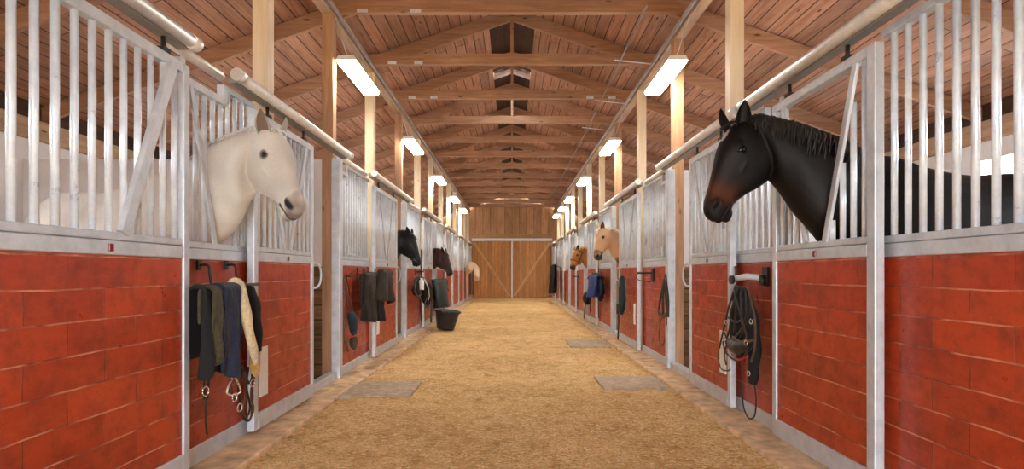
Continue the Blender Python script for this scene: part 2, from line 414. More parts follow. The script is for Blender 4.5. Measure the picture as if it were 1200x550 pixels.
# trusses
trz, k = [], 0
y = 6.17 - 1.52 * 5
n = 0
while y < YEND - .4:
    ordl = ORD[n - 5] if 5 <= n < 5 + 13 else None
    lab = ('wooden roof truss, %s of those crossing the aisle in view from the camera' % ordl) if ordl else 'wooden roof truss above and behind the camera end of the aisle, number %d' % (n + 1)
    r = root('roof_truss', (0, y, 4.08), lab, 'truss', 'roof trusses')
    one('bottom_chord', BEAM_X, r, box, -2.12, 2.12, y - .04, y + .04, 4.08, 4.225, bevel=.004)
    for s in (-1, 1):
        zb = 4.78
        one('rafter', BEAM_X, r, beam, (0, y + .065, zb + .04), (s * 5.5, y + .065, zb + .04 - SL * 5.5), .05, .17, (0, 0, 1), bevel=.004)
        if n >= 5 and n < 8:
            for q in (.48, 1.08 if n == 5 else .85):
                if s < 0 or n == 7: one('metal_plate', BARS, r, box, s * (2.1 - q), s * (2.1 - q + .12), y - .044, y - .041, 4.075, 4.115)
    one('king_post', BEAM_X, r, box, -.022, .022, y - .03, y + .03, 4.22, 4.82)
    n += 1; y += 1.52

# runners on the posts, conduits, posts
for s, nm in ((-1, 'left'), (1, 'right')):
    tag(one('eave_runner', BEAM_Y, None, box, s * 1.93, s * 2.05, YBACK, YEND, 3.94, 4.08, bevel=.005), 'long wooden runner beam on top of the %s row of posts' % nm, 'beam')
    bm = BM(); tube(bm, [(s * 1.895, YBACK, 3.965), (s * 1.895, YEND - .1, 3.965)], .016, 8)
    tag(mesh('conduit_pipe', bm, galv('conduit_%s' % nm, (.34, .32, .32), .6)), 'thin dark conduit pipe fixed along the %s runner beam' % nm, 'pipe')
postsL = [4.36, 5.93, 7.65, 9.58, 11.45, 13.33, 15.2, 17.08, 18.9, 20.8, 22.6, 24.45]
postsR = [4.87, 6.56, 8.37, 10.2, 12.05, 14.03, 15.9, 17.78, 19.6, 21.5, 23.3]
for s, ps, nm in ((-1, postsL, 'left'), (1, postsR, 'right')):
    for i, y in enumerate(ps):
        pale = (i % 2 == 0) or i > 4
        bm = BM(); box(bm, s * 1.925, s * 2.045, y - .06, y + .06, -.012 if i % 2 else .0, 3.94)
        tag(mesh('wooden_post', bm, PALE if pale else PINE, bevel=.004),
            '%s wooden post behind the %s stall fronts, %s from the camera in that row' % ('pale pine' if pale else 'orange brown', nm, ORD[i]), 'post', 'wooden posts along the %s stalls' % nm)

# hanging fluorescent lamps
for s, ys, nm in ((-1, [6.38, 9.87, 13.45, 17.0, 20.0], 'left'), (1, [6.38, 9.95, 13.6, 17.0, 19.4, 21.9], 'right')):
    for i, y in enumerate(ys):
        r = root('ceiling_lamp', (s * 1.78, y, 3.43), 'glowing white fluorescent lamp hanging in the %s row, %s from the camera' % (nm, ORD[i]), 'lamp', 'fluorescent lamps of the %s row' % nm)
        L, w = .53, .11
        bm = BM()
        pr = [(-w, 3.435), (-w * .75, 3.485), (w * .75, 3.485), (w, 3.435)]
        rings = [[(s * 1.78 + a, yy, z) for a, z in pr] for yy in (y - L, y + L)]
        loft(bm, rings, smooth=False); mesh('housing', bm, FIXT, r)
        bm = BM(); pr = [(-w * .93, 3.436), (-w * .8, 3.40), (w * .8, 3.40), (w * .93, 3.436)]
        loft(bm, [[(s * 1.78 + a, yy, z) for a, z in pr] for yy in (y - L + .01, y + L - .01)], smooth=False); mesh('diffuser', bm, LAMP, r)
        for d in (-1, 1):
            bm = BM(); tube(bm, [(s * 1.78, y + d * (L - .08), 3.48), (s * 1.94, y + d * (L - .1), 3.97)], .005, 6); mesh('chain', bm, STEEL, r)

# loose cable and cross rods in the right half of the roof
bm = BM(); tube(bm, spline([(1.46, 5.9, 4.05), (1.5, 9.3, 4.05), (1.52, 13, 4.05), (1.5, 22, 4.05)], 4), .011, 6)
tag(mesh('power_cable', bm, plain('grey_cable', (.25, .24, .24), .6)), 'thin grey cable strung under the trusses beside the right lamp row', 'cable')
r_ = 0
for i, (y, n_) in enumerate(((7.45, 'nearest'), (9.2, 'second nearest'), (10.9, 'third nearest'))):
    bm = BM(); tube(bm, [(1.4, y, 4.055), (1.93, y, 4.0)], .008, 6)
    tag(mesh('tie_rod', bm, BARS), 'short grey rod linking cable to the right runner beam, %s one' % n_, 'rod')

# ------------------------------------------------------------------ stall fronts
XD, XF = 1.78, 1.86          # sliding doors stand proud of the fixed fronts
def bars_on(rt, s, X, ys, z0, z1, split, r=.0155):
    """z1 may be a function of y, returning (zlow, zhigh) pieces"""
    acc = BM() if not split else None
    for y in ys:
        for a, b in (z1(y) if callable(z1) else [(z0, z1)]):
            bm = BM() if split else acc
            tube(bm, [(s * (X + .025), y, a), (s * (X + .025), y, b)], r, 10 if split else 6, V((1, 0, 0)))
            if split: mesh('bar', bm, BARS, rt)
    if not split: mesh('grille', acc, BARS, rt)
def yrange(a, b, st=.095):
    n = max(1, round((b - a) / st)); return [a + (b - a) * (i + .5) / n for i in range(n)]

def stall_door(s, y0, y1, i, lab, split, V_open=False, brace='v', plate=None, reflector=False):
    rt = root('stall_door', (s * XD, (y0 + y1) / 2, .05), lab, 'stall door', 'sliding stall doors along the aisle')
    x0, x1 = s * XD, s * (XD + .05); c = (y0 + y1) / 2
    one('board_panel', RED, rt, box, s * (XD + .012), s * (XD + .042), y0 + .05, y1 - .03, .16, 1.235)
    bm = BM()
    box(bm, x0, x1, y0, y0 + .065, .05, 2.29); box(bm, x0, x1, y1 - .055, y1, .05, 2.29)
    box(bm, x0, x1, y0 + .065, y1 - .055, 2.235, 2.29)
    box(bm, s * (XD - .003), x1, y0 + .065, y1 - .055, .05, .165)
    box(bm, x0, x1, y0 + .065, y1 - .055, 1.23, 1.295); box(bm, s * (XD + .006), x1, y0 + .065, y1 - .055, 1.298, 1.335)
    mesh('frame', bm, STEEL, rt, bevel=.006)
    hw, hb = .38, .1
    def inv(y, z): return abs(y - c) < hb + (hw - hb) * (z - 1.33) / .9
    def pieces(y):
        if not V_open: return [(1.33, 2.24)]
        d = abs(y - c)
        if d < hb: return []
        if d > hw: return [(1.33, 2.24)]
        return [(1.33, 1.33 + .9 * (d - hb) / (hw - hb))]
    bars_on(rt, s, XD, yrange(y0 + .065, y1 - .055), 1.33, pieces, split)
    if brace == 'v':
        b_ = .10 if V_open else .05; w_ = hw if V_open else min(.40, (y1 - y0) / 2 - .09)
        for d in (-1, 1):
            bm = BM(); beam(bm, (s * (XD + .004), c + d * b_, 1.33), (s * (XD + .004), c + d * w_, 2.24), .045, .018, (1, 0, 0)); mesh('brace', bm, STEEL, rt, bevel=.004)
    elif brace == 'far':
        bm = BM(); beam(bm, (s * (XD + .0), 2.5, 1.33), (s * (XD + .0), 2.86, 2.24), .06, .03, (1, 0, 0)); mesh('brace', bm, STEEL, rt, bevel=.004)
    # rollers between the door and its track
    for yy in (y0 + .25, y1 - .2):
        bm = BM(); tube(bm, [(s * (XD + .02), yy, 2.28), (s * (XD + .02), yy, 2.371)], .012, 8, V((1, 0, 0)))
        box(bm, s * (XD + .0), s * (XD + .045), yy - .03, yy + .03, 2.288, 2.312); mesh('roller', bm, DARKM, rt)
    # D handle on the far edge
    if i > 0 and y1 < 14:
        bm = BM(); yy = y1 + .0
        tube(bm, spline([(s * (XD + .02), yy - .02, 1.235), (s * (XD - .01), yy + .05, 1.235), (s * (XD - .02), yy + .11, 1.18), (s * (XD - .02), yy + .11, 1.08), (s * (XD - .01), yy + .05, 1.02), (s * (XD + .02), yy - .02, 1.02)], 5), .010, 8)
        mesh('handle', bm, STEEL, rt)
    if plate:
        a, b, z0, z1 = plate
        tag(one('plate', PLASTW, rt, box, s * (XD - .003), s * (XD + .014), a, b, z0, z1, bevel=.004), 'white plate')
    bm = BM()
    yy = 2.42 if (s < 0 and i == 0) else c
    box(bm, s * (XD - .008), s * XD, yy - .014, yy + .014, 1.245, 1.28)
    mesh('latch', bm, LENS if reflector else DARKM, rt, bevel=.003)
    return rt

def stall_front(s, y0, y1, lab, split, low=None, vopen=None, post=True, kind2='fixed'):
    """fixed stall front; low = y up to which the grille ends at the lower bar"""
    rt = root('stall_front', (s * XF, (y0 + y1) / 2, .022), lab, 'stall front', 'fixed stall fronts between the doors')
    x0, x1 = s * XF, s * (XF + .05)
    pw = .11 if post else .045
    one('board_panel', RED, rt, box, s * (XF + .01), s * (XF + .04), y0 + pw - .01, y1, .11, 1.235)
    bm = BM()
    if post:
        # rounded galvanised post
        box(bm, s * (XF - .03), s * (XF + .06), y0, y0 + pw, .022, 2.37)
    else: box(bm, x0, x1, y0, y0 + pw, .022, 2.37)
    box(bm, x0, x1, y0 + pw, y1, .022, .125); box(bm, x0, x1, y0 + pw, y1, 1.23, 1.295); box(bm, s * (XF + .006), x1, y0 + pw, y1, 1.298, 1.335)
    lw = low if low else y0 + pw
    if low: box(bm, x0, x1, y0 + pw, low, 2.235, 2.28); box(bm, x0, x1, low - .03, low + .015, 2.26, 2.37)
    if lw < y1: box(bm, x0, x1, lw, y1, 2.335, 2.372)
    mesh('frame', bm, STEEL, rt, bevel=.008 if post else .004)
    def pieces(y):
        top = 2.25 if (low and y < low) else 2.34
        if vopen:
            c, hb, hw, lo, yfull = vopen; d = abs(y - c)
            if d < hw and y < yfull:
                out = [(lo(y), top)] if lo(y) < top - .03 else []
                if d > hb and not out or (out and out[0][0] > 1.9 and False): out.append((1.33, 1.33 + .9 * (d - hb) / (hw - hb)))
                return out
        return [(1.33, top)]
    bars_on(rt, s, XF, yrange(y0 + pw, y1 - .02), 1.33, pieces, split)
    if vopen:
        c, hb, hw, lo, yfull = vopen
        for d in (-1,):
            bm = BM(); beam(bm, (s * (XF + .0), c + d * hb, 1.33), (s * (XF + .0), c + d * hw, 2.24), .04, .014, (1, 0, 0)); mesh('brace', bm, STEEL, rt, bevel=.003)
    return rt

DL = [(1.0, 3.02), (3.77, 4.91), (7.11, 8.48), (11.05, 12.3), (14.75, 16.05), (18.45, 19.75), (22.15, 23.45)]
DR = [(2.68, 3.74), (4.45, 5.5), (7.75, 9.11), (11.62, 12.95), (15.4, 16.7), (19.1, 20.4), (22.8, 24.1)]
def where(s, i):
    side = 'left' if s < 0 else 'right'
    L = {(-1, 0): 'large red and grey sliding stall door filling the left foreground',
         (-1, 1): 'red sliding stall door just right of the white horse, white plate at its lower corner',
         (1, 0): 'red sliding stall door with open V yoke around the black brown horse',
         (1, 1): 'red sliding stall door below the muzzle of the black brown horse, white plate low down',
         (-1, 2): 'red sliding stall door beside the dark brown fleece wraps, nearer than the far black horse',
         (1, 2): 'red sliding stall door just nearer than the cream horse on the right'}
    return L.get((s, i), 'distant red sliding stall door, %s along the %s side counted from the camera' % (ORD[i], side))
for i, (a, b) in enumerate(DL):
    stall_door(-1, a, b, i, where(-1, i), i < 4, V_open=False, brace='far' if i == 0 else 'v',
               plate=(3.86, 3.98, .27, .62) if i == 1 else ((7.22, 7.33, .33, .6) if i == 2 else None), reflector=(i == 0))
for i, (a, b) in enumerate(DR):
    stall_door(1, a, b, i, where(1, i), i < 4, V_open=(i == 0), plate=(4.56, 4.68, .3, .66) if i == 1 else ((7.92, 8.0, .4, .7) if i == 2 else None), reflector=(i == 0))
# fixed fronts
stall_front(-1, 3.07, 3.96, 'red fixed stall front with folded rugs hanging on it, white horse leaning out above', True, low=3.56, vopen=(3.52, .10, .36, lambda y: 1.34 if y < 3.38 else 1.96 + (y - 3.4) * .3, 3.67), post=False)
stall_front(1, .9, 2.76, 'large red fixed stall front filling the right foreground, black flank behind its bars', True, post=False)
stall_front(1, 3.76, 4.62, 'red fixed stall front with the black bridle rack on the right side', True, low=4.05, post=False)
gl = [(5.80, 7.15), (9.43, 11.1), (13.22, 14.8), (16.97, 18.5), (20.67, 22.2), (24.37, 25.35)]
gr = [(6.42, 7.82), (10.04, 11.68), (13.87, 15.45), (17.62, 19.15), (21.32, 22.85), (25.0, 25.35)]
GLAB = {(-1, 0): 'red fixed stall front with the green bottle bag and bracket on the left side',
        (-1, 1): 'red fixed stall front behind the far black horse and the black tack, left side',
        (1, 0): 'red fixed stall front with the small black bridle and empty bracket on the right side',
        (1, 1): 'red fixed stall front between the cream horse and the haltered tan horse'}
for s, gg, nm in ((-1, gl, 'left'), (1, gr, 'right')):
    for i, (a, b) in enumerate(gg):
        stall_front(s, a, b, GLAB.get((s, i), 'distant red fixed stall front, %s along the %s side counted from the camera' % (ORD[i + 1], nm)), i < 2, low=(a + .38) if b - a > .6 else None)
        # partition behind each wooden post
        y = a + .14
        if y < YEND - .3:
            r = root('partition_wall', (s * 3.65, y, 0), kind='structure')
            one('kick_boards', KICK, r, box, s * 2.05, s * XW, y - .03, y + .03, -.012, 1.22)
            one('upper_panel', WHITEW, r, box, s * 2.05, s * XW, y - .02, y + .02, 1.22, 2.35)
            if i < 3: one('post_board', WHITEW, r, box, s * 2.05, s * XW, y - .025, y + .025, 2.35, 2.38)
# thresholds in the open doorways
for s, dd, gg, nm in ((-1, DL[1:], gl, 'left'), (1, DR[1:], gr, 'right')):
    for i, ((a, b), (c, d)) in enumerate(zip(dd, gg)):
        tag(one('threshold_bar', STEEL, None, box, s * 1.86, s * 1.95, b - .35, c, .02, .10, bevel=.006),
            'grey steel sill across the open doorway, %s one along the %s side' % (ORD[i], nm), 'threshold', 'doorway sills on the %s' % nm)
# tracks
for s, dd, gg, nm in ((-1, DL, [(None, None)] + gl, 'left'), (1, DR, [(None, None)] + gr, 'right')):
    prev = None
    for i, (a, b) in enumerate(dd):
        if s < 0 and i == 0: t0, t1 = -.6, 3.0
        elif s < 0 and i == 1: t0, t1 = 3.5, 5.88
        elif s > 0 and i == 0: t0, t1 = 1.75, 4.12
        elif s > 0 and i == 1: t0, t1 = 4.3, 6.5
        else: t0, t1 = a - .15, min(gg[i][0] + .1, YEND)
        r = root('door_track', (s * 1.75, (t0 + t1) / 2, 2.37), 'round galvanised door track above the %s sliding door on the %s side' % (ORD[i], nm), 'track', 'sliding door tracks on the %s' % nm)
        bm = BM(); tube(bm, [(s * 1.75, t0, 2.415), (s * 1.75, t1, 2.415)], .036, 20); mesh('cover', bm, TRACK, r, smooth=False)
        bm = BM(); box(bm, s * 1.77, s * 1.83, t0 + .01, t1 - .01, 2.372, 2.425); mesh('channel', bm, CHAN, r)
        for q in (t0, t1):
            bm = BM(); tube(bm, [(s * 1.75, q - .03, 2.415), (s * 1.75, q + .03, 2.415)], .041, 20); mesh('end_cap', bm, TRACK, r)
        if prev is not None and t0 - prev > .1:
            bm = BM(); tube(bm, [(s * 1.87, prev + .0, 2.41), (s * 1.87, t0, 2.41)], .031, 14)
            tag(mesh('head_rail', bm, TRACK), 'thinner round rail between the %s and %s door tracks on the %s side' % (ORD[i - 1], ORD[i], nm), 'rail', 'thin head rails on the %s' % nm)
        prev = t1
bm = BM(); tube(bm, [(1.87, -.4, 2.41), (1.87, 1.7, 2.41)], .031, 14)
tag(mesh('head_rail', bm, TRACK), 'round rail above the nearest fixed front at the right edge', 'rail', 'thin head rails on the right')
# little ledges on the grilles
for s, y, nm in ((-1, 6.18, 'left'), (1, 6.72, 'right')):
    bm = BM(); box(bm, s * 1.80, s * 1.86, y - .05, y + .12, 1.345, 1.365); box(bm, s * 1.845, s * 1.86, y - .03, y + .03, 1.365, 1.47)
    tag(mesh('wall_bracket', bm, STEEL, bevel=.003), 'small grey ledge bracket on the grille beside the %s wooden doorway post' % nm, 'bracket')

# ------------------------------------------------------------------ mats and bucket
for (x0, x1, y0, y1, lab) in ((-1.585, -.93, 5.02, 5.68, 'flat grey brown slab on the sand at the left curb'),
                              (.90, 1.55, 5.37, 5.95, 'flat grey brown slab on the sand at the right curb, nearer one'),
                              (.90, 1.52, 8.38, 9.2, 'flat grey brown slab on the sand at the right curb, farther one')):
    bm = BM(); c = V(((x0 + x1) / 2, (y0 + y1) / 2, 0)); nn = 10
    ring = []
    for a, b in ((x0, y0), (x1, y0), (x1, y1), (x0, y1)): ring.append((a + R.uniform(-.02, .02), b + R.uniform(-.02, .02)))
    loft(bm, [[(p[0], p[1], z) for p in ring] for z in (-.02, .024)], smooth=False)
    tag(mesh('stone_slab', bm, MATM, bevel=.006), lab, 'slab', 'stone slabs on the sand')

def bucket():
    c = V((-1.33, 10.9, .0)); r = root('bucket', c, 'black flared plastic bucket standing tilted on the aisle edge below the chestnut horse', 'bucket')
    M = Matrix.Translation(c + V((0, 0, .026))) @ Matrix.Rotation(math.radians(7), 4, 'Y')
    def ring(rad, z, n=36): return [M @ V((rad * math.cos(2 * math.pi * i / n), rad * math.sin(2 * math.pi * i / n), z)) for i in range(n)]
    bm = BM()
    loft(bm, [ring(.0, .0), ring(.16, .0), ring(.175, .02), ring(.235, .33), ring(.242, .36), ring(.228, .36), ring(.222, .33), ring(.165, .03), ring(.0, .025)], cap=False)
    mesh('tub', bm, BLACKR, r)
    bm = BM(); loft(bm, [ring(.236, .335), ring(.268, .345), ring(.272, .375), ring(.262, .385), ring(.24, .38), ring(.232, .36)], cap=False); mesh('rim', bm, BLACKR, r)
    for d in (-1, 1):
        bm = BM(); tube(bm, [M @ V(p) for p in spline([(-.07, d * .262, .36), (-.05, d * .31, .35), (.05, d * .31, .35), (.07, d * .262, .36)], 4)], .009, 8); mesh('handle', bm, BLACKR, r)
bucket()

# ------------------------------------------------------------------ horses
def ring_pts(T, B, S, hw, n=28, ex=2.2, bias=0.):
    c = (T + B) / 2; a = (T - B) / 2; out = []
    for i in range(n):
        th = 2 * math.pi * i / n; ct, st = math.cos(th), math.sin(th)
        cc = math.copysign(abs(ct) ** (2 / ex), ct); ss = math.copysign(abs(st) ** (2 / ex), st)
        out.append(c + a * cc + S * hw * ss * (1 + bias * ct))
    return out
def ell(bm, c, ax, r, seg=16):
    """ellipsoid with axes ax (3 vectors) and radii r"""
    rings = []
    for i in range(1, seg // 2):
        ph = math.pi * i / (seg // 2)
        rings.append([c + ax[0] * r[0] * math.cos(ph) + (ax[1] * r[1] * math.cos(t) + ax[2] * r[2] * math.sin(t)) * math.sin(ph) for t in (2 * math.pi * j / seg for j in range(seg))])
    loft(bm, rings)
def voxel(bm, size, smooth=3):
    bmesh.ops.recalc_face_normals(bm, faces=bm.faces[:])
    me = bpy.data.meshes.new('tmp'); bm.to_mesh(me); bm.free()
    o = bpy.data.objects.new('tmp', me); COL.objects.link(o)
    m = o.modifiers.new('r', 'REMESH'); m.mode = 'VOXEL'; m.voxel_size = size
    dg = bpy.context.evaluated_depsgraph_get(); me2 = bpy.data.meshes.new_from_object(o.evaluated_get(dg))
    bpy.data.objects.remove(o); bpy.data.meshes.remove(me)
    b = BM(); b.from_mesh(me2); bpy.data.meshes.remove(me2)
    for _ in range(smooth): bmesh.ops.smooth_vert(b, verts=b.verts[:], factor=.5, use_axis_x=True, use_axis_y=True, use_axis_z=True)
    return b

HEAD = [(-.07, -.10, -.36, .11, 0), (.0, -.012, -.46, .150, .1), (.08, .034, -.53, .178, .12), (.18, .058, -.575, .195, .12), (.28, .070, -.59, .200, .10), (.38, .070, -.585, .188, .05),
        (.48, .060, -.555, .160, .0), (.58, .046, -.49, .130, -.05), (.68, .032, -.405, .108, -.05), (.78, .018, -.34, .096, 0), (.87, .010, -.30, .095, 0),
        (.95, .002, -.285, .098, 0), (1.02, -.020, -.275, .093, 0), (1.07, -.055, -.26, .076, 0), (1.105, -.10, -.235, .046, 0)]
BODY = [(0, 0, -.19, -.62, .20), (.18, -.02, -.06, -.92, .26), (.38, -.085, .23, -.99, .30), (.63, -.125, .58, -.99, .32), (.88, -.11, .88, -.96, .31), (1.08, -.12, 1.08, -.89, .28), (1.26, -.22, 1.26, -.83, .21), (1.35, -.38, 1.34, -.72, .10)]

def horse(label, P, M, face, side, neck, W, bdir, hs, col, mane_col, vox, muzzle_col, opts=None):
    """P, M: poll and nose in the world; face: where the head looks; side: +1 right stalls, -1 left; neck: [(T, B, hw)] from the head back to the withers;
    W withers, bdir: unit vector from the withers to the croup"""
    opts = opts or {}
    rt = root('horse', (W.x + bdir.x * .5, W.y + bdir.y * .5, -.012), label, 'horse')
    L = (M - P).length; u = (M - P).normalized(); f = V(face); v = (f - u * f.dot(u)).normalized(); w = u.cross(v)
    HL = L
    def hp(a, b, c=0): return P + u * a * HL + v * b * HL + w * c * HL
    bm = BM()
    loft(bm, [ring_pts(hp(a, t), hp(a, b), w, h * HL, 28, 2.35, bi) for a, t, b, h, bi in HEAD])
    # cheeks, brow bones, facial crest, chin, nostril wings
    for d in (-1, 1):
        ell(bm, hp(.26, -.36, d * .10), (u, v, w), (.215 * HL, .20 * HL, .10 * HL))
        ell(bm, hp(.30, -.06, d * .150), (u, v, w), (.085 * HL, .050 * HL, .040 * HL))
        ell(bm, hp(.40, -.20, d * .125), (u, v, w), (.17 * HL, .035 * HL, .055 * HL))
        ell(bm, hp(.955, -.105, d * .083), (u, v, w), (.075 * HL, .065 * HL, .040 * HL))
        ell(bm, hp(.90, -.24, d * .045), (u, v, w), (.08 * HL, .05 * HL, .05 * HL))
    ell(bm, hp(.985, -.295), (u, v, w), (.085 * HL, .045 * HL, .06 * HL))
    # neck + body as one loft
    bs = bdir.cross(V((0, 0, 1))).normalized()
    if bs.dot(w) < 0: bs = -bs
    n = len(neck); rings = []
    t0, b0 = hp(.02, -.10), hp(.17, -.46)
    allr = [(t0, b0, .125 * HL)] + list(neck)
    neck_frames = []
    for i, (T, B, h) in enumerate(allr):
        k = i / (len(allr)); sd = (w * (1 - k) + bs * k).normalized(); neck_frames.append((T, B, sd, h))
    for (aT, zT, aB, zB, h) in BODY:
        neck_frames.append((W + bdir * aT * hs + V((0, 0, zT * hs)), W + bdir * aB * hs + V((0, 0, zB * hs)), bs, h * hs))
    # densify
    Ts = spline([q[0] for q in neck_frames], 4); Bs = spline([q[1] for q in neck_frames], 4); Ss = spline([q[2] for q in neck_frames], 4)
    Hs = [x.x for x in spline([V((q[3], 0, 0)) for q in neck_frames], 4)]
    loft(bm, [ring_pts(T, B, S.normalized(), h, 28, 2.1, -.15 if i > 4 * len(allr) else -.12) for i, (T, B, S, h) in enumerate(zip(Ts, Bs, Ss, Hs))])
    # legs (down to the ground at z = -0.012)
    gz0 = -.012
    def leg(a, d, pts):
        rs = []
        for (da, z, r) in pts:
            c = V((W.x, W.y, 0)) + bdir * (a + da) * hs + bs * d * hs; c.z = gz0 + z * (W.z - gz0 - .0) / 1.89
            rs.append([c + bdir * r * 1.15 * math.cos(t) + bs * r * math.sin(t) for t in (2 * math.pi * j / 16 for j in range(16))])
        loft(bm, rs)
    fl = [(0, 1.25, .12), (-.02, 1.05, .10), (-.02, .85, .075), (-.03, .68, .062), (-.03, .62, .065), (-.02, .5, .045), (-.02, .3, .042), (-.03, .22, .052), (-.06, .13, .044), (-.08, .09, .055), (-.10, 0, .07)]
    hl = [(0, 1.3, .2), (-.02, 1.1, .18), (-.08, .95, .13), (.03, .8, .08), (.12, .70, .062), (.14, .62, .058), (.10, .48, .045), (.06, .3, .043), (.05, .22, .052), (.0, .13, .044), (-.02, .09, .055), (-.04, 0, .07)]
    for d in (-.16, .16): leg(-.02 + .05 * (d > 0), d, fl); leg(1.08 - .08 * (d > 0), d, hl)
    b = voxel(bm, vox, 3)
    # carve nostrils, mouth, eye sockets
    nost = [hp(.985, -.10, d * .098) for d in (-1, 1)]
    eyes = [hp(.335, -.105, d * .168) for d in (-1, 1)]
    mouth = [[hp(1.12, -.20, 0), hp(1.04, -.215, d * .085), hp(.895, -.235, d * .095)] for d in (-1, 1)]
    def segd(p, a, c):
        t = max(0, min(1, (p - a).dot(c - a) / (c - a).length_squared)); return (p - a - (c - a) * t).length
    cl = b.loops.layers.color.new('coat')
    cen = hp(.9, -.17); colv = {}
    for vv in b.verts:
        p = vv.co; c = V(col)
        g = noise.noise(p * 2.6) * .5 + noise.noise(p * 9) * .25
        c = c * (1 + .22 * g)
        dh = (p - P).length
        if dh < 1.5 * HL:
            q = p - P; a_, b_, c_ = q.dot(u) / HL, q.dot(v) / HL, q.dot(w) / HL
            for f_ in opts.get('paint', ()): c = f_(a_, b_, abs(c_), c, p)
            mk = min(1, max(0, (a_ - opts.get('muz0', .80) + .15 * noise.noise(p * 14)) / .16))
            c = c.lerp(V(muzzle_col), mk * opts.get('muz', .8))
            for q_ in nost:
                e = (p - q_); rr = math.sqrt((e.dot(u) / .042) ** 2 + (e.dot(v) / .021) ** 2 + (e.dot(w) / .03) ** 2) / (HL / .56)
                if rr < 1.15:
                    k = max(0, 1 - rr) ** .6; vv.co = vv.co - (q_ - cen).normalized() * .020 * k
                    c = c.lerp(V((.012, .008, .008)), min(1, (1.15 - rr) * 2.4))
            for ms in mouth:
                dd = min(segd(p, ms[0], ms[1]), segd(p, ms[1], ms[2]))
                if dd < .012:
                    k = 1 - dd / .012; vv.co = vv.co + (hp(.95, -.2) - vv.co).normalized() * .011 * k; c = c.lerp(V((.03, .015, .012)), min(1, 1.4 * k))
            for q_ in eyes:
                dd = (p - q_).length / HL
                if dd < .10: c = c.lerp(V(opts.get('lid', (.03, .025, .022))), max(0, min(1, (.066 - dd) / .03)) * .7)
        if p.z < .13: c = V((.06, .05, .04))
        colv[vv.index] = (max(0, c.x), max(0, c.y), max(0, c.z), 1)
    b.verts.index_update()
    for f_ in b.faces:
        f_.smooth = True
        for l in f_.loops: l[cl] = colv[l.vert.index]
    cside = -1 if (w.y > 0) else 1
    # ears: cupped leaf shells joined to the skin
    for d in (-1, 1):
        near = d * cside > 0; base = hp(.085, -.055 + (0 if near else opts.get('farv', 0)), d * .110); tipd = (-u * .92 + v * (opts.get('earf', .30) + (0 if near else opts.get('farf', 0))) + w * d * .20).normalized()
        out = (v * .55 + w * d * opts.get('earo', .85)).normalized(); sdv = tipd.cross(out).normalized(); out = sdv.cross(tipd).normalized()
        E = .29 * HL; rings = []
        prof = [(-.12, .10, .9), (.0, .125, .9), (.15, .150, .8), (.35, .155, .7), (.55, .135, .6), (.75, .095, .5), (.9, .05, .4), (.985, .018, .4), (1.0, .004, .4)]
        if out.dot(sdv) > 1: pass
        for t, wd, cu in prof:
            c0 = base + tipd * E * t + out * (.02 * math.sin(t * 3) * HL); o_ = []; i_ = []
            for j in range(9):
                a = -1 + j / 4; th = a * 1.75
                rr = wd * E * 1.75
                o_.append(c0 + sdv * math.sin(th) * rr - out * math.cos(th) * rr * .75)
                i_.append(c0 + sdv * math.sin(th) * rr * .82 - out * math.cos(th) * rr * .55 + out * .0)
            rings.append(o_ + i_[::-1])
        rows = [[b.verts.new(p) for p in r] for r in rings]; nn = len(rows[0])
        for A, B2 in zip(rows, rows[1:]):
            for i in range(nn):
                fc = b.faces.new((A[i], A[(i + 1) % nn], B2[(i + 1) % nn], B2[i])); fc.smooth = True
                inner = i >= 9 and i < 17
                for l in fc.loops: l[cl] = (*(V(col) * .8 if not inner else V(opts.get('earin', tuple(x * .4 for x in col)))), 1)
    # eyes: balls and lids in the same mesh
    e1 = (u * .62 + v * .78).normalized(); e2 = (v * .62 - u * .78).normalized()
    for e, d in zip(eyes, (-1, 1)):
        rings = []; r = .041 * HL; c = e - w * d * .009 * HL
        for i in range(1, 10):
            ph = math.pi * i / 10
            rings.append([c + e1 * r * 1.35 * math.cos(ph) + (e2 * r * .95 * math.cos(t) + w * r * math.sin(t)) * math.sin(ph) for t in (2 * math.pi * j / 16 for j in range(16))])
        rows = [[b.verts.new(p) for p in rr] for rr in rings]
        for A, B2 in zip(rows, rows[1:]):
            for i in range(16):
                fc = b.faces.new((A[i], A[(i + 1) % 16], B2[(i + 1) % 16], B2[i])); fc.smooth = True; fc.material_index = 1
                for l in fc.loops: l[cl] = (.01, .007, .005, 1)
        # upper and lower lid: arcs over the eyeball
        for sg in (1, -1):
            pts = [e + e1 * (x * .066 * HL) + e2 * (-0.0 + sg * (.036 - .032 * x * x) * HL) + w * d * (.016 - .020 * x * x) * HL for x in (-1, -.6, -.2, .2, .6, 1)]
            fr = frames(spline(pts, 3), w * d); rr = []
            for i, (p, t, s_, u_) in enumerate(fr):
                kk = math.sin(math.pi * (i + .6) / (len(fr) + .2)); r_ = (.013 if sg > 0 else .009) * HL * (.35 + .65 * kk)
                rr.append([p + s_ * r_ * math.cos(a) + u_ * r_ * math.sin(a) for a in (2 * math.pi * j / 8 for j in range(8))])
            rows = [[b.verts.new(p) for p in q] for q in rr]
            for A, B2 in zip(rows, rows[1:]):
                for i in range(8):
                    fc = b.faces.new((A[i], A[(i + 1) % 8], B2[(i + 1) % 8], B2[i])); fc.smooth = True
                    for l in fc.loops: l[cl] = (*(V(col).lerp(V(opts.get('lid', (.03, .025, .022))), .6)), 1)
    cm = coatmat('coat_%d' % len(MATS), opts.get('rough', .55), opts.get('sheen', .2), opts.get('spec', .3))
    eye = MATS.get('eye') or plain('eye', (.006, .004, .004), .16, 0, 5, .1, 0, 0, .0)
    mesh('body', b, [cm, eye], rt)
    # mane, forelock, tail
    hm = MATS.get('hair_%s' % opts.get('hair', 'x')) or plain('hair_%s' % opts.get('hair', 'x'), mane_col, .6, 0, 70, .35, .3, .0)
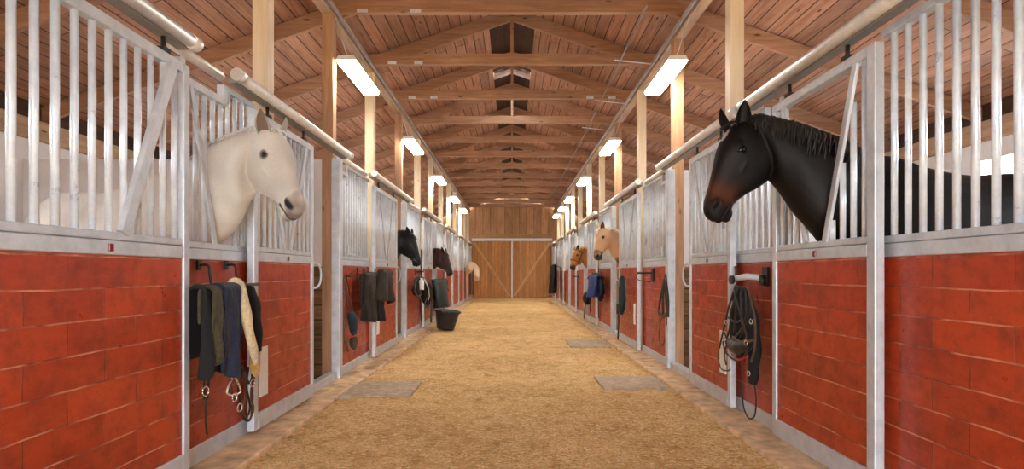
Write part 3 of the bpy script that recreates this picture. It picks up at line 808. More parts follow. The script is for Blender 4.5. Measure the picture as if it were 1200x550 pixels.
    cside = -1 if (w.y > 0) else 1       # side of the neck that faces the near end of the barn
    bm = BM(); NL = opts.get('locks', 90); mlen = opts.get('mane', 1.0)
    nt_ = 4 * len(allr)
    rr_ = random.Random(3)
    for i in range(NL):
        t = (i + rr_.random()) / NL * (nt_ - 1.5) + .3; k = int(t); fr_ = t - k
        T = Ts[k].lerp(Ts[k + 1], fr_); B = Bs[k].lerp(Bs[k + 1], fr_); S = Ss[k].lerp(Ss[k + 1], fr_).normalized(); h = Hs[k] * (1 - fr_) + Hs[k + 1] * fr_
        fall = (.55 + rr_.random() * .5) * mlen; sdd = cside if rr_.random() < opts.get('oneside', .9) else -cside
        c = (T + B) / 2; a = (T - B) / 2; pts = []
        dr = (Ts[k + 1] - Ts[k]).normalized()
        for j in range(7):
            th = fall * j / 6 * 1.25; sc_ = 1.045 + .02 * math.sin(j + i)
            ss = math.sin(th) ** (2 / 2.1) if th > 0 else 0
            pts.append(c + a * sc_ * max(0, math.cos(th)) ** (2 / 2.1) + S * sdd * (h * sc_ * ss * (1 - .12 * math.cos(th)) + .004) + dr * (.03 * math.sin(i * 1.7) * j / 6 - opts.get('sweep', .0) * (j / 6) ** 2))
        wd = (.011 + .008 * rr_.random()) * opts.get('thin', 1)
        tube(bm, pts, lambda q, wd=wd: wd * (1 - q) ** .6 + .001, 6, S, lambda q: .007 * opts.get('thin', 1) * (1 - .7 * q))
    mesh('mane', bm, hm, rt)
    bm = BM()
    for i in range(opts.get('fore', 14)):
        c_ = rr_.uniform(-.055, .055); ln = rr_.uniform(.13, .28) * opts.get('flen', 1)
        p0 = hp(-.05, -.05, c_ * .5); pts = [p0, hp(.03, .035, c_), hp(.03 + ln * .5, .075, c_ * 1.5 + .02), hp(.03 + ln, .085, c_ * 2 + .02)]
        tube(bm, spline(pts, 3), lambda q: .008 * (1 - q) ** .6 + .001, 6, v, .004)
    mesh('forelock', bm, hm, rt)
    bm = BM(); tp = W + bdir * 1.33 * hs + V((0, 0, -.30 * hs))
    for i in range(12):
        a = i * 2.4; o_ = V((math.cos(a), math.sin(a), 0)) * .03
        tube(bm, spline([tp + o_ * .3, tp + bdir * .06 + o_ + V((0, 0, -.12)), tp + bdir * .08 + o_ * 1.6 + V((0, 0, -.55)), tp + bdir * .06 + o_ * 1.3 + V((0, 0, -.95 * min(1, tp.z / 1.5)))], 4), lambda q: .024 * (1 - q ** 3) + .002, 6)
    mesh('tail', bm, hm, rt)
    return rt, hp, (u, v, w)

# --- black brown horse, right
def N(pxT, pyT, pxB, pyB, y, h): return (unp(pxT, pyT, y), unp(pxB, pyB, y), h)
def star(a, b, c, col, p):
    if b > -.02 and (a - .19) ** 2 / .006 + c * c / .0022 < 1: return V((.75, .72, .68))
    return col
def tanmuz(a, b, c, col, p):
    k = math.exp(-((a - .82) / .15) ** 2) * min(1, max(0, (b + .33) / .12)); return col.lerp(V((.36, .17, .075)), .85 * k)
def warmcheek(a, b, c, col, p): return col.lerp(V((.050, .026, .018)), .55 if a < .8 else 0)
horse('black brown horse with tan nose and white star leaning out on the right',
      unp(862, 143, 3.32), unp(824, 241, 3.26), (-1, -.16, .1), 1,
      [N(884, 138, 904, 208, 3.28, .088), N(908, 142, 920, 230, 3.25, .10), N(934, 149, 936, 254, 3.22, .11), (unp(972, 163, 3.24), V((1.76, 3.22, 1.41)), .145)],
      V((2.12, 3.3, 1.87)), V((1, .06, 0)).normalized(), 1.0, (.017, .011, .0095), (.010, .008, .007), .0075, (.030, .024, .024),
      dict(paint=(warmcheek, tanmuz, star), rough=.58, sheen=.0, spec=.3, hair='black', locks=150, mane=1.05, fore=22, muz=.85, muz0=.93, earf=.42, farv=.05, farf=.15, flen=.35, lid=(.012, .009, .008), earin=(.01, .008, .008), sweep=.04))
# --- white horse, left
def greymuz(a, b, c, col, p): return col
horse('white horse with dark eyes leaning its head out over the nearest left stall front',
      unp(321, 151, 3.50), unp(354, 236, 3.34), (.86, -.50, .1), -1,
      [(unp(300, 151, 3.54), unp(291, 229, 3.46), .092), (unp(277, 158, 3.56), unp(284, 243, 3.5), .105), (unp(252, 169, 3.56), unp(277, 260, 3.52), .115), (V((-2.08, 3.60, 1.90)), V((-1.87, 3.56, 1.39)), .14)],
      V((-2.25, 3.68, 1.84)), V((-1, .30, 0)).normalized(), .97, (.84, .81, .76), (.88, .85, .80), .0075, (.36, .28, .25),
      dict(rough=.6, sheen=.3, spec=.25, hair='white', locks=260, mane=.55, thin=.42, fore=8, flen=.5, muz=.75, muz0=.93, earin=(.50, .42, .36), earf=.5, lid=(.16, .12, .10)))

# --- the farther horses use the same build, their heads placed where the photo has them
def far_horse(label, P, M, face, s, yc, col, manec, muz, **o):
    Pz = P.z; xs = [(1.0, -.01, 1.05)]
    tmpl = [(.09, .02, .19, -.32, .085), (.22, 0, .27, -.42, .095), (.37, -.04, .36, -.55, .11), (.57, -.10, .43, -.70, .135)]
    Wz = 1.62; W = V((s * 2.42, yc, Wz)); neck = []
    for i, (a, zt, c, zb, h) in enumerate(tmpl):
        k = (i + 1) / 5
        T = V((P.x + s * a, P.y * (1 - k) + yc * k, P.z + zt * (1 - k))); T = T.lerp(V((T.x, T.y, P.z * (1 - k) + Wz * k + .10 * math.sin(math.pi * k))), .7)
        tB = V((P.x + s * c, P.y * (1 - k) + yc * k, P.z + zb + (.0)))
        tB.z = (P.z - .30) * (1 - k) + (Wz - .62) * k
        if abs(T.x) > abs(W.x) - .1: T.x = s * (abs(W.x) - .1)
        neck.append((T, tB, h))
    o.setdefault('locks', 50)
    return horse(label, P, M, face, s, neck, W, V((s, -.12, 0)).normalized(), .92, col, manec, .016, muz, o)
far_horse('black horse with its head out beside the dark brown fleece wraps on the left',
          unp(481, 273, 8.95), unp(494, 306, 8.85), (.95, -.3, 0), -1, 8.88, (.014, .013, .014), (.01, .01, .01), (.02, .02, .022), hair='black', rough=.42, sheen=.1, mane=.8)
def blaze(a, b, c, col, p): return col
far_horse('chestnut brown horse with its head out above the black bucket',
          unp(521, 295, 12.75), unp(531, 319, 12.6), (.9, -.42, 0), -1, 12.72, (.20, .05, .024), (.06, .02, .012), (.03, .015, .012), hair='chestnut', rough=.45, mane=.8)
r3, hp3, fr3 = far_horse('cream palomino horse with its head out on the right side',
          unp(703, 267, 9.55), unp(695.5, 300, 9.45), (-.92, -.35, 0), 1, 9.58, (.86, .68, .52), (.9, .8, .66), (.16, .10, .08), hair='flaxen', rough=.55, mane=.6)
r4, hp4, fr4 = far_horse('golden tan horse wearing a halter, farthest horse head on the right side',
          unp(675, 292, 13.4), unp(667.5, 313, 13.25), (-.92, -.35, 0), 1, 13.42, (.68, .44, .20), (.74, .56, .32), (.14, .09, .07), hair='golden', rough=.55, mane=.6)
bm = BM()
def loopband(a, t, bt, h, bm, hp, u, v, w, L, wd=.022):
    pts = [];
    for j in range(25):
        th = 2 * math.pi * j / 24; pts.append(hp(a, (t + bt) / 2 + (t - bt) / 2 * 1.06 * math.cos(th), h * 1.12 * math.sin(th)))
    tube(bm, pts, wd, 8, v * 0 + u, .006)
u4, v4, w4 = fr4
loopband(.62, .05, -.47, .135, bm, hp4, u4, v4, w4, 1, .016); loopband(.08, .05, -.60, .20, bm, hp4, u4, v4, w4, 1, .016)
for d in (-1, 1):
    tube(bm, [hp4(.08, -.3, d * .225), hp4(.35, -.3, d * .215), hp4(.62, -.3, d * .15)], .014, 6, w4, .006)
tag(mesh('halter', bm, BROWNL, r4), 'brown halter')

# ------------------------------------------------------------------ tack
def bracket(s, y, z, X0, X1, name, label, r=.012, plate=True, cat='bracket', tipup=True):
    rt = root(name, (s * X0, y, z), label, cat)
    bm = BM()
    pts = [(s * X0, y, z), (s * X1, y, z + .0)] + ([(s * (X1 - .005), y, z + .05)] if tipup else [])
    tube(bm, pts, r, 10); mesh('arm', bm, DARKM if r < .02 else TRACK, rt)
    bm = BM(); box(bm, s * (X0 - .012), s * X0, y - .03, y + .03, z - .06, z + .06); mesh('plate', bm, DARKM, rt, bevel=.003)
    return rt
def drape(bm, s, y0, y1, x0, x1, ztop, zf, zb, waves=3, amp=.012, n=22, taper=0., seed=0, skew=0.):
    """cloth hung over a bar that runs out from the front: hangs down on the aisle side x1 and behind x0"""
    rr = random.Random(seed); ph = rr.random() * 6; rows = []
    for j in range(n + 1):
        k = j / n; yk = y0 + (y1 - y0) * k; row = []
        f = math.sin(k * waves * math.pi * 2 + ph) * amp + math.sin(k * waves * 4.1 + ph * 2) * amp * .5
        xm = (x0 + x1) / 2; r = abs(x1 - x0) / 2
        zl = zf + .02 * math.sin(k * 5 + ph) + skew * k
        for i in range(9): z = zl + (ztop - zl) * i / 8; g_ = noise.noise(V((k * 5 + seed, z * 9, seed))) * .02 + noise.noise(V((k * 14, z * 6 + seed, 1))) * .010; row.append((s * (x1 - f * (1 - i / 8) * 1.6 - g_), yk + (yk - (y0 + y1) / 2) * -taper * (i / 8), z))
        for i in range(1, 7): a = math.pi * i / 7; row.append((s * (xm + (x1 - xm) * math.cos(a)), yk + (yk - (y0 + y1) / 2) * -taper, ztop + r * math.sin(a) * .9))
        for i in range(5): z = ztop - (ztop - zb) * i / 4; row.append((s * (x0 + 0 * f), yk + (yk - (y0 + y1) / 2) * -taper, z))
        rows.append([bm.verts.new(p) for p in row])
    for a, b in zip(rows, rows[1:]):
        for i in range(len(a) - 1):
            fc = bm.faces.new((a[i], a[i + 1], b[i + 1], b[i])); fc.smooth = True
def hang(bm, pts, ra, rb, hint=(1, 0, 0), n=5, lump=.0, seed=1, seg=14):
    """soft roll of varying thickness along a path"""
    def rf(base):
        return lambda q: base * (math.sin(math.pi * min(1, max(0, .06 + .88 * q))) ** .35) * (1 + lump * math.sin(q * 23 + seed))
    tube(bm, spline(pts, n), rf(ra), seg, V(hint), rf(rb))
def ringm(bm, c, r, th, nrm, sy=1.0):
    nrm = V(nrm).normalized(); a = nrm.cross(V((0, 0, 1))).normalized(); b_ = a.cross(nrm)
    pts = [V(c) + a * r * math.cos(t) + b_ * r * sy * math.sin(t) for t in (2 * math.pi * j / 18 for j in range(19))]
    tube(bm, pts, th, 8, nrm)

def P_(px, py, X=1.74): return pt(px, py, X)
# left near group: bar rack and five hung things
rt = root('tack_rack', (-1.86, 3.4, 1.1), 'two small iron hooks with a rail on the red front below the white horse', 'rack')
for px in (232, 264):
    bm = BM(); a = pt(px, 311, 1.86); tube(bm, spline([a, a + V((.06, 0, 0)), a + V((.075, -.01, -.05)), a + V((.08, .0, -.12))], 4), .008, 8); box(bm, -1.86, -1.848, a.y - .018, a.y + .018, a.z - .03, a.z + .03)
    mesh('hook', bm, DARKM, rt)
bm = BM(); tube(bm, [pt(238, 338, 1.77), pt(303, 333, 1.77)], .011, 10); mesh('rail', bm, DARKM, rt)
NRM = (1, -.35, 0)
def cloth(name, label, cat, mat, px0, px1, X0, X1, pytop, pyf, pyb, seed, waves=2, amp=.012, group=None, th=.012, skew=0, taper=0.):
    s = -1 if px0 < CX else 1
    ya = X1 * F0 / abs(px0 - CX); yb_ = X1 * F0 / abs(px1 - CX); y0, y1 = min(ya, yb_), max(ya, yb_); ym = (y0 + y1) / 2
    zt = CAMZ + (CY - pytop) / F0 * ym; zf = CAMZ + (CY - pyf) / F0 * ym; zb = CAMZ + (CY - pyb) / F0 * ym
    bm = BM(); drape(bm, s, y0, y1, X0, X1, zt - abs(X0 - X1) / 2 * .9, zf, zb, waves, amp, seed=seed, skew=skew, taper=taper)
    o = mesh(name, bm, mat, solid=th); m = o.modifiers.new('sub', 'SUBSURF'); m.levels = m.render_levels = 1
    return tag(o, label, cat, group)
cloth('saddle_rug', 'black rug hung at the left of the bundle on the near left front', 'rug', BLACKC, 236, 268, 1.79, 1.69, 335, 440, 420, 2, 3, .02, th=.022, taper=.25)
cloth('horse_blanket', 'olive grey folded blanket over the black rug, near left bundle', 'blanket', OLIVE, 250, 265, 1.74, 1.655, 336, 424, 380, 5, 1.5, .015, th=.018, taper=.1)
cloth('horse_blanket', 'navy blue folded blanket in the middle of the near left bundle', 'blanket', NAVY, 262, 284, 1.74, 1.64, 333, 434, 400, 9, 1.5, .018, th=.022, skew=-.06, taper=.1)
bm = BM(); hang(bm, [P_(267, 339, 1.74), P_(272, 331, 1.70), P_(281, 336, 1.66), P_(287, 360, 1.63), P_(291, 385, 1.62), P_(297, 410, 1.62), P_(300, 426, 1.63)], .036, .024, NRM, lump=.08)
tag(mesh('padded_girth', bm, CREAM), 'cream fleece padded girth draped over the near left bundle', 'girth')
bm = BM(); hang(bm, [P_(296, 418, 1.66), P_(298, 430, 1.66), P_(301, 440, 1.66)], .036, .024, NRM, lump=.1)
tag(mesh('fleece_pad', bm, YELLO), 'mustard yellow fleece pad end below the cream girth', 'pad')
bm = BM(); hang(bm, [P_(283, 342, 1.76), P_(290, 341, 1.72), P_(296, 352, 1.70), P_(300, 380, 1.70), P_(303, 412, 1.70)], .045, .035, NRM, lump=.12)
tag(mesh('rolled_wrap', bm, BLACKC), 'black rolled wrap beside the cream girth, against the door post', 'wrap')
# halters hanging under the bundle with metal fittings
rt = root('stirrup_strap', P_(275, 445, 1.70), 'leather strap ending in a pale metal stirrup under the navy blanket', 'strap')
bm = BM(); strap(bm, [P_(276, 425, 1.70), P_(271, 445, 1.68), P_(267, 462, 1.67)], .018, .006, NRM); strap(bm, [P_(277, 425, 1.70), P_(279, 440, 1.68), P_(281, 455, 1.67)], .018, .006, NRM); mesh('strap', bm, BROWNL, rt)
bm = BM(); tube(bm, spline([P_(273, 441, 1.66), P_(266, 460, 1.66), P_(274, 463, 1.66), P_(282, 458, 1.66), P_(275, 441, 1.66)], 4), .006, 8); mesh('stirrup', bm, CHROME, rt)
rt = root('leather_bridle', P_(240, 445, 1.74), 'dark bridle with brass buckles hanging at the left edge of the near left bundle', 'bridle')
bm = BM()
for i, (a, c, d) in enumerate(((240, 241, 240), (243, 247, 243))): strap(bm, [P_(a, 345, 1.78), P_(c, 410, 1.74), P_(c - 2, 440, 1.73), P_(d, 468, 1.73)], .02, .006, NRM)
strap(bm, [P_(241, 468, 1.73), P_(241, 495, 1.74), P_(243, 510, 1.75)], .014, .005, NRM); mesh('strap', bm, BLACKL, rt)
for px, py in ((244, 419), (241, 437), (241, 459)):
    bm = BM(); ringm(bm, P_(px, py, 1.70), .02, .004, NRM, 1.3); mesh('buckle', bm, CHROME, rt)
rt = root('leather_reins', P_(288, 460, 1.70), 'tangle of dark leather reins with buckles hanging beside the door post, near left', 'reins')
for i, pts in enumerate(([(278, 440), (281, 470), (284, 488), (293, 492), (296, 470), (295, 430)], [(284, 430), (288, 460), (285, 482), (290, 489)], [(291, 430), (289, 455), (293, 475), (291, 487)], [(299, 438), (294, 460), (297, 480), (293, 492)], [(285, 434), (292, 449), (297, 438)], [(270, 445), (272, 462), (275, 470)])):
    bm = BM(); strap(bm, [P_(a, b_, 1.70 - .008 * i) for a, b_ in pts], .020, .006, NRM); mesh('strap', bm, BLACKL if i % 2 == 0 else BROWNL, rt)
for px, py in ((281, 478), (296, 449), (275, 466)):
    bm = BM(); ringm(bm, P_(px, py, 1.645), .017, .004, NRM, 1.4); mesh('buckle', bm, CHROME, rt)

# right near: saddle rack arm with black bridles
ya = pt(898, 326, 1.86)
rt = root('saddle_rack', ya, 'grey round rack arm on the red front, holding the black harness on the near right', 'rack')
bm = BM(); tube(bm, [ya + V((0, 0, 0)), ya + V((-.10, .10, .01)), pt(857, 328, 1.70)], .024, 14); mesh('arm', bm, STEEL, rt)
bm = BM(); box(bm, 1.846, 1.862, ya.y - .04, ya.y + .04, ya.z - .06, ya.z + .08); tube(bm, [ya + V((-.03, -.0, .02)), ya + V((-.03, -.0, -.05))], .022, 10); mesh('plate', bm, DARKM, rt)
bm = BM(); tube(bm, [pt(859, 328, 1.70), pt(856, 328, 1.68)], .034, 14); mesh('end_cap', bm, BLACKR, rt)
NR = (-1, -.35, 0)
bm = BM(); strap(bm, [P_(862, 312, 1.80), P_(863, 330, 1.79)], .03, .01, NR)
tag(mesh('neck_rope', bm, BROWNL), 'short dark strap knotted above the rack arm, near right', 'strap')
rt = root('driving_harness', P_(868, 380, 1.74), 'black leather harness and bridles bundled under the rack arm on the near right', 'harness')
bm = BM(); hang(bm, [P_(866, 336, 1.76), P_(866, 355, 1.76), P_(864, 385, 1.74), P_(867, 412, 1.74)], .072, .045, NR, lump=.15, seed=3); mesh('padding', bm, BLACKC, rt)
bm = BM(); hang(bm, [P_(872, 340, 1.80), P_(880, 370, 1.80), P_(884, 410, 1.80), P_(882, 450, 1.80)], .062, .035, NR, lump=.12, seed=5); mesh('padding', bm, BLACKC, rt)
bm = BM(); hang(bm, [P_(856, 400, 1.72), P_(865, 408, 1.70), P_(878, 404, 1.72)], .055, .05, NR, lump=.1, seed=7); mesh('browband', bm, BLACKL, rt)
for i, (pts, wd) in enumerate((([(862, 335), (854, 360), (850, 378), (846, 395), (843, 408)], .022), ([(866, 335), (858, 362), (855, 385), (851, 402), (858, 412)], .022), ([(873, 336), (874, 360), (872, 380), (862, 395), (852, 400)], .02), ([(876, 337), (882, 360), (885, 385), (884, 410), (880, 425)], .02),
                                ([(870, 335), (868, 350), (869, 375), (872, 392)], .02), ([(843, 405), (842, 420), (845, 432), (852, 435), (856, 433)], .012), ([(848, 388), (852, 400), (849, 415), (851, 428)], .018), ([(861, 340), (862, 365), (860, 390)], .02),
                                ([(858, 395), (870, 402), (884, 398)], .022), ([(860, 340), (868, 370), (876, 400), (872, 425)], .02), ([(880, 345), (878, 370), (868, 395), (856, 410)], .018), ([(853, 372), (862, 378), (872, 374)], .018), ([(847, 400), (850, 412), (858, 420), (868, 424)], .02), ([(869, 425), (870, 450), (871, 475), (877, 490), (884, 488), (886, 470), (884, 450)], .013))):
    bm = BM(); strap(bm, [P_(a, b_, 1.70 - .006 * (i % 5)) for a, b_ in pts], wd, .007, NR); mesh('strap', bm, BROWNL if i in (3, 8) else BLACKL, rt)
bm = BM(); strap(bm, [P_(857, 415, 1.66), P_(866, 422, 1.65), P_(877, 418, 1.66)], .014, .005, NR); mesh('strap', bm, REDW, rt)
for px, py in ((851, 378), (849, 398), (874, 402), (877, 438), (880, 377)):
    bm = BM(); ringm(bm, P_(px, py, 1.665), .014, .0035, NR, 1.2); mesh('buckle', bm, CHROME, rt)

# left second front: bottle bag, bracket, brown wraps
rt = root('bottle_bag', P_(411, 350, 1.80), 'dark green quilted bottle bag with red piping hanging on black cords, left side', 'bag')
bm = BM(); hang(bm, [P_(411, 366, 1.80), P_(413, 375, 1.78), P_(415, 392, 1.78)], .065, .045, NRM, lump=.04); mesh('pouch', bm, TEAL, rt)
bm = BM(); hang(bm, [P_(412, 396, 1.80), P_(415, 402, 1.79), P_(417, 405, 1.80)], .075, .03, NRM); mesh('lower_pouch', bm, OLIVE, rt)
bm = BM(); strap(bm, [P_(405, 325, 1.84), P_(407, 345, 1.83), P_(411, 368, 1.80)], .018, .008, NRM); strap(bm, [P_(406, 325, 1.84), P_(410, 345, 1.83), P_(414, 366, 1.80)], .018, .008, NRM); mesh('cord', bm, BLACKL, rt)
bm = BM(); strap(bm, [P_(405, 384, 1.80), P_(406, 392, 1.78), P_(412, 395, 1.76), P_(419, 392, 1.78)], .018, .008, NRM); mesh('piping', bm, REDW, rt)
bm = BM(); strap(bm, [P_(404, 328, 1.84), P_(404, 360, 1.84), P_(403.5, 395, 1.84), P_(408, 412, 1.82)], .03, .008, NRM)
tag(mesh('lead_strap', bm, BROWNL), 'tan brown lead strap hanging just left of the green bottle bag', 'strap')
bm = BM(); a = pt(405, 324, 1.86); tube(bm, [a, a + V((.05, 0, .0)), a + V((.06, 0, .04))], .008, 8); tag(mesh('wall_hook', bm, DARKM), 'small hook holding the green bottle bag on the left side', 'hook')
bracket(-1, 6.85, CAMZ, 1.86, 1.72, 'bracket_arm', 'dark iron bracket arm holding the brown fleece wraps, left side')
bm = BM(); tube(bm, [pt(419, 314, 1.86), pt(419, 322, 1.84), pt(432, 321, 1.76), pt(444, 320, 1.70)], .011, 8); tag(mesh('hanger_rod', bm, DARKM), 'bent dark rod reaching from the red front to the brown wraps', 'rod')
cloth('fleece_wrap', 'longer dark brown fleece wrap hanging at the left of the pair', 'wrap', DBROWN, 427, 440, 1.755, 1.70, 322, 377, 360, 3, 2, .03, 'fleece wraps on the left bracket', th=.05, taper=.3)
cloth('fleece_wrap', 'shorter dark brown fleece wrap hanging at the right of the pair', 'wrap', DBROWN, 446, 461, 1.685, 1.63, 318, 350, 345, 6, 2, .03, 'fleece wraps on the left bracket', th=.05, taper=.3, skew=-.10)
cloth('fleece_wrap', 'black fleece wrap hanging low between the two brown wraps', 'wrap', BLACKC, 441, 449, 1.74, 1.69, 342, 376, 365, 8, 2, .03, 'fleece wraps on the left bracket', th=.05, taper=.2)

# left third: black tack with white bottle, leather, dark teal blanket
XT = 1.65
bracket(-1, 10.5, 1.17, 1.86, 1.70, 'bracket_arm', 'dark iron bracket arm holding the black tack near the bucket')
rt = root('black_harness', P_(496, 340, XT), 'black padded harness bundle beside the white bottle, left side', 'harness')
for pts, ra in (([(489, 340), (488, 331), (492, 327), (496, 331), (496, 342)], .055), ([(492, 328), (499, 333), (502, 345), (503, 356)], .06), ([(497, 340), (498, 350), (501, 358)], .07), ([(487, 334), (487, 342), (492, 345)], .06)):
    bm = BM(); hang(bm, [P_(a_, b_, XT + .04) for a_, b_ in pts], ra, .06, NRM, lump=.18, seed=ra * 99); mesh('padding', bm, BLACKC, rt)
for pts in ([(488, 328), (486, 340), (490, 348), (494, 344)], [(500, 350), (498, 357), (503, 360), (505, 352)]):
    bm = BM(); strap(bm, [P_(a_, b_, XT) for a_, b_ in pts], .04, .012, NRM); mesh('strap', bm, BLACKL, rt)
bm = BM(); tube(bm, [pt(494, 340, 1.60), pt(494, 337, 1.60), pt(494, 329, 1.60), pt(494, 328, 1.60), pt(494, 326, 1.60)], lambda q: .045 if q < .62 else .022, 14, V((1, 0, 0)))
tag(mesh('spray_bottle', bm, PLASTW), 'white bottle on the black harness bundle, left side', 'bottle')
bm = BM(); strap(bm, [P_(497, 327, 1.62), P_(501, 335, 1.60), P_(503, 346, 1.60), P_(502, 352, 1.62)], .045, .01, NRM); tag(mesh('lead_rope', bm, STEEL), 'pale grey rope over the black harness bundle, left side', 'rope')
bm = BM(); strap(bm, [P_(503, 326, XT), P_(507, 340, XT), P_(506, 360, XT), P_(505, 378, XT)], .09, .02, NRM); tag(mesh('leather_strap', bm, BROWNL), 'wide dark brown strap between black harness and teal rug', 'strap')
cloth('folded_rug', 'dark teal rug hanging just above the black bucket', 'rug', TEAL, 509, 524, 1.70, 1.61, 328, 362, 350, 4, 1.5, .05, th=.05, skew=.05)
rt = root('surcingle_strap', P_(518, 332, 1.62), 'black straps hanging from the dark teal rug', 'strap')
bm = BM(); strap(bm, [P_(518, 332, 1.62), P_(524, 338, 1.6), P_(526, 341, 1.6)], .06, .02, NRM); mesh('strap', bm, BLACKL, rt)
bm = BM(); strap(bm, [P_(512, 356, 1.62), P_(513, 372, 1.66)], .04, .01, NRM); mesh('strap', bm, BLACKL, rt)
# left end: tan fleece over dark stand
bm = BM(); hang(bm, [P_(548, 318, 1.72), P_(551, 313.5, 1.66), P_(556, 315, 1.5), P_(558, 322, 1.42), P_(557.5, 327, 1.4)], .22, .16, NRM, lump=.06); tag(mesh('saddle_pad', bm, FLEECE), 'tan fleece saddle pad hung near the wooden gates on the left', 'saddle pad')
rt = root('saddle_strap', P_(551, 318, 1.66), 'dark straps hanging below the tan fleece saddle pad', 'strap')
bm = BM(); strap(bm, [P_(551, 318, 1.66), P_(551, 330, 1.62), P_(551, 345, 1.60)], .09, .05, NRM); mesh('strap', bm, BLACKL, rt)
bm = BM(); strap(bm, [P_(554.5, 318, 1.5), P_(554.8, 332, 1.45), P_(554.5, 346, 1.45)], .09, .05, NRM); mesh('strap', bm, BLACKL, rt)

# right second front
rt = root('empty_bracket', pt(764, 320, 1.86), 'empty grey bracket with its arm across the galvanised door post, right side', 'bracket')
a = pt(765, 320, 1.86)
bm = BM(); tube(bm, [a, V((1.66, a.y + .02, a.z))], .012, 8); tube(bm, spline([V((1.68, a.y + .02, a.z)), V((1.68, a.y + .2, a.z - .04)), V((1.75, a.y + .3, a.z - .10)), V((1.85, a.y + .1, a.z - .12))], 4), .006, 6); mesh('arm', bm, DARKM, rt)
bm = BM(); box(bm, 1.846, 1.86, a.y - .05, a.y + .05, a.z - .12, a.z + .06); mesh('plate', bm, DARKM, rt, bevel=.003)
rt = root('small_bridle', P_(776, 350, 1.80), 'small black bridle hanging beside the right wooden doorway post', 'bridle')
for i, pts in enumerate(([(780, 322), (775, 345), (772, 365), (774, 369)], [(780, 322), (777, 345), (777, 370)], [(780, 322), (780, 345), (782, 368)], [(780, 325), (783, 350), (783, 372)], [(772, 364), (777, 371), (783, 366)])):
    bm = BM(); strap(bm, [P_(a_, b_, 1.80) for a_, b_ in pts], .045, .012, NR); mesh('strap', bm, BLACKL if i != 2 else OLIVE, rt)
rt2 = root('lead_strap', P_(777, 388, 1.80), 'reddish brown looped strap hanging below the small black bridle', 'strap')
bm = BM(); strap(bm, [P_(776, 370, 1.81), P_(773, 385, 1.835), P_(773, 400, 1.84), P_(776, 405, 1.84), P_(779, 398, 1.84), P_(781, 385, 1.835), P_(781, 371, 1.81)], .026, .01, NR); mesh('strap', bm, plain('red_brown_leather', (.16, .035, .02), .5), rt2)
# right third: green/cyan halter
rt = root('quilted_bag', P_(727, 345, 1.68), 'dark green padded strap with cyan trim hanging right of the cream horse', 'strap')
bm = BM(); hang(bm, [P_(729, 324, 1.69), P_(729, 340, 1.68), P_(729, 355, 1.68), P_(728, 368, 1.68)], .07, .05, NR, lump=.05); mesh('padding', bm, TEAL, rt)
bm = BM(); strap(bm, [P_(725.5, 326, 1.68), P_(726, 345, 1.66), P_(724, 356, 1.66), P_(723, 364, 1.66)], .03, .012, NR); mesh('trim_strap', bm, plain('cyan_webbing', (.10, .28, .30), .7), rt)
bm = BM(); hang(bm, [P_(724, 356, 1.64), P_(724, 368, 1.64)], .05, .04, NR); mesh('buckle_pad', bm, OLIVE, rt)
bm = BM(); strap(bm, [P_(725, 365, 1.66), P_(725, 380, 1.66), P_(724, 398, 1.68)], .05, .014, NR); mesh('strap', bm, BLACKL, rt)
# right fourth: blue rug with black bag
bracket(1, 11.35, 1.11, 1.86, 1.68, 'bracket_arm', 'dark iron bracket arm holding the blue rug, right side')
cloth('stable_rug', 'royal blue rug hanging between black bags on the right side', 'rug', BLUE, 690, 700, 1.70, 1.63, 323, 348, 345, 4, 1.5, .04, th=.04)
bm = BM(); hang(bm, [P_(690, 326, 1.72), P_(698, 323, 1.7), P_(706, 326, 1.72)], .07, .06, (0, 0, 1)); tag(mesh('black_roll', bm, BLACKC), 'black roll lying across the top of the blue rug', 'roll')
bm = BM(); hang(bm, [P_(687, 344, 1.64), P_(687.5, 350, 1.64), P_(687, 355, 1.64)], .13, .08, NR, lump=.06); tag(mesh('boot_bag', bm, BLACKC), 'round black bag hanging at the lower left of the blue rug', 'bag')
bm = BM(); hang(bm, [P_(703, 326, 1.76), P_(704, 340, 1.76), P_(703, 352, 1.76)], .10, .07, NR, lump=.14); tag(mesh('black_bridle', bm, BLACKC), 'black bridle bundle at the right of the blue rug', 'bridle')
rt = root('hanging_strap', P_(686, 355, 1.70), 'dark straps hanging below the round black bag', 'strap')
bm = BM(); strap(bm, [P_(686, 355, 1.70), P_(685, 364, 1.72), P_(684.5, 373, 1.74)], .10, .02, NR); mesh('strap', bm, BLACKL, rt)
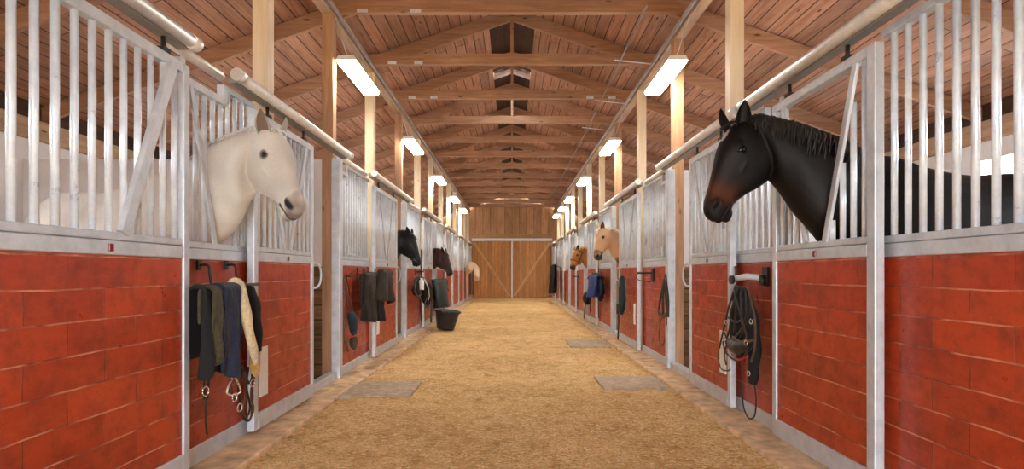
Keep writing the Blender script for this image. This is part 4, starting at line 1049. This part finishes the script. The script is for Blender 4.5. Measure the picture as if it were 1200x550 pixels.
bm = BM(); strap(bm, [P_(691, 346, 1.68), P_(691.5, 356, 1.70), P_(691.5, 366, 1.72)], .04, .02, NR); mesh('strap', bm, BLACKL, rt)
# right end: black rug by the gates
cloth('dark_rug', 'black rug hanging near the wooden gates on the right', 'rug', BLACKC, 645.2, 650, 1.62, 1.54, 311, 344, 340, 4, 1.5, .05, th=.06, taper=.2)
bm = BM(); strap(bm, [P_(662, 322, 1.845), P_(662, 334, 1.845), P_(662, 342, 1.845)], .12, .03, NR); tag(mesh('red_strap', bm, plain('dull_red_cloth', (.22, .03, .03), .8)), 'dull red strap hanging on a distant right stall front', 'strap')
bracket(1, 15.3, 1.05, 1.86, 1.70, 'bracket_arm', 'small dark bracket arm on a distant right stall front')

bracket(1, 21.0, 1.40, 1.86, 1.56, 'bracket_arm', 'dark bracket arm under the black rug near the wooden gates on the right')
bracket(-1, 21.3, 1.30, 1.86, 1.48, 'bracket_arm', 'dark bracket arm under the tan fleece saddle pad near the gates')

# ------------------------------------------------------------------ light, world, camera
W_ = bpy.data.worlds.new('World'); bpy.context.scene.world = W_; W_.use_nodes = True
bg = W_.node_tree.nodes['Background']; bg.inputs[0].default_value = (.84, .92, 1.0, 1); bg.inputs[1].default_value = 15.0
cam = bpy.data.cameras.new('camera'); co = bpy.data.objects.new('camera', cam); COL.objects.link(co)
co.location = (0, 0, CAMZ); co.rotation_euler = (math.radians(90), 0, 0)
cam.sensor_fit = 'HORIZONTAL'; cam.sensor_width = 36; cam.lens = 36 * F0 / 1200
cam.shift_x = (600 - CX) / 1200; cam.shift_y = (CY - 275) / 1200; cam.clip_start = .05; cam.clip_end = 200
sc = bpy.context.scene; sc.camera = co
sc.view_settings.view_transform = 'Standard'; sc.view_settings.look = 'None'; sc.view_settings.gamma = 1; sc.view_settings.use_curve_mapping = False
sc.view_settings.exposure = 0.5
sc.cycles.use_denoising = True; sc.cycles.max_bounces = 8; sc.cycles.diffuse_bounces = 5; sc.cycles.sample_clamp_indirect = 8
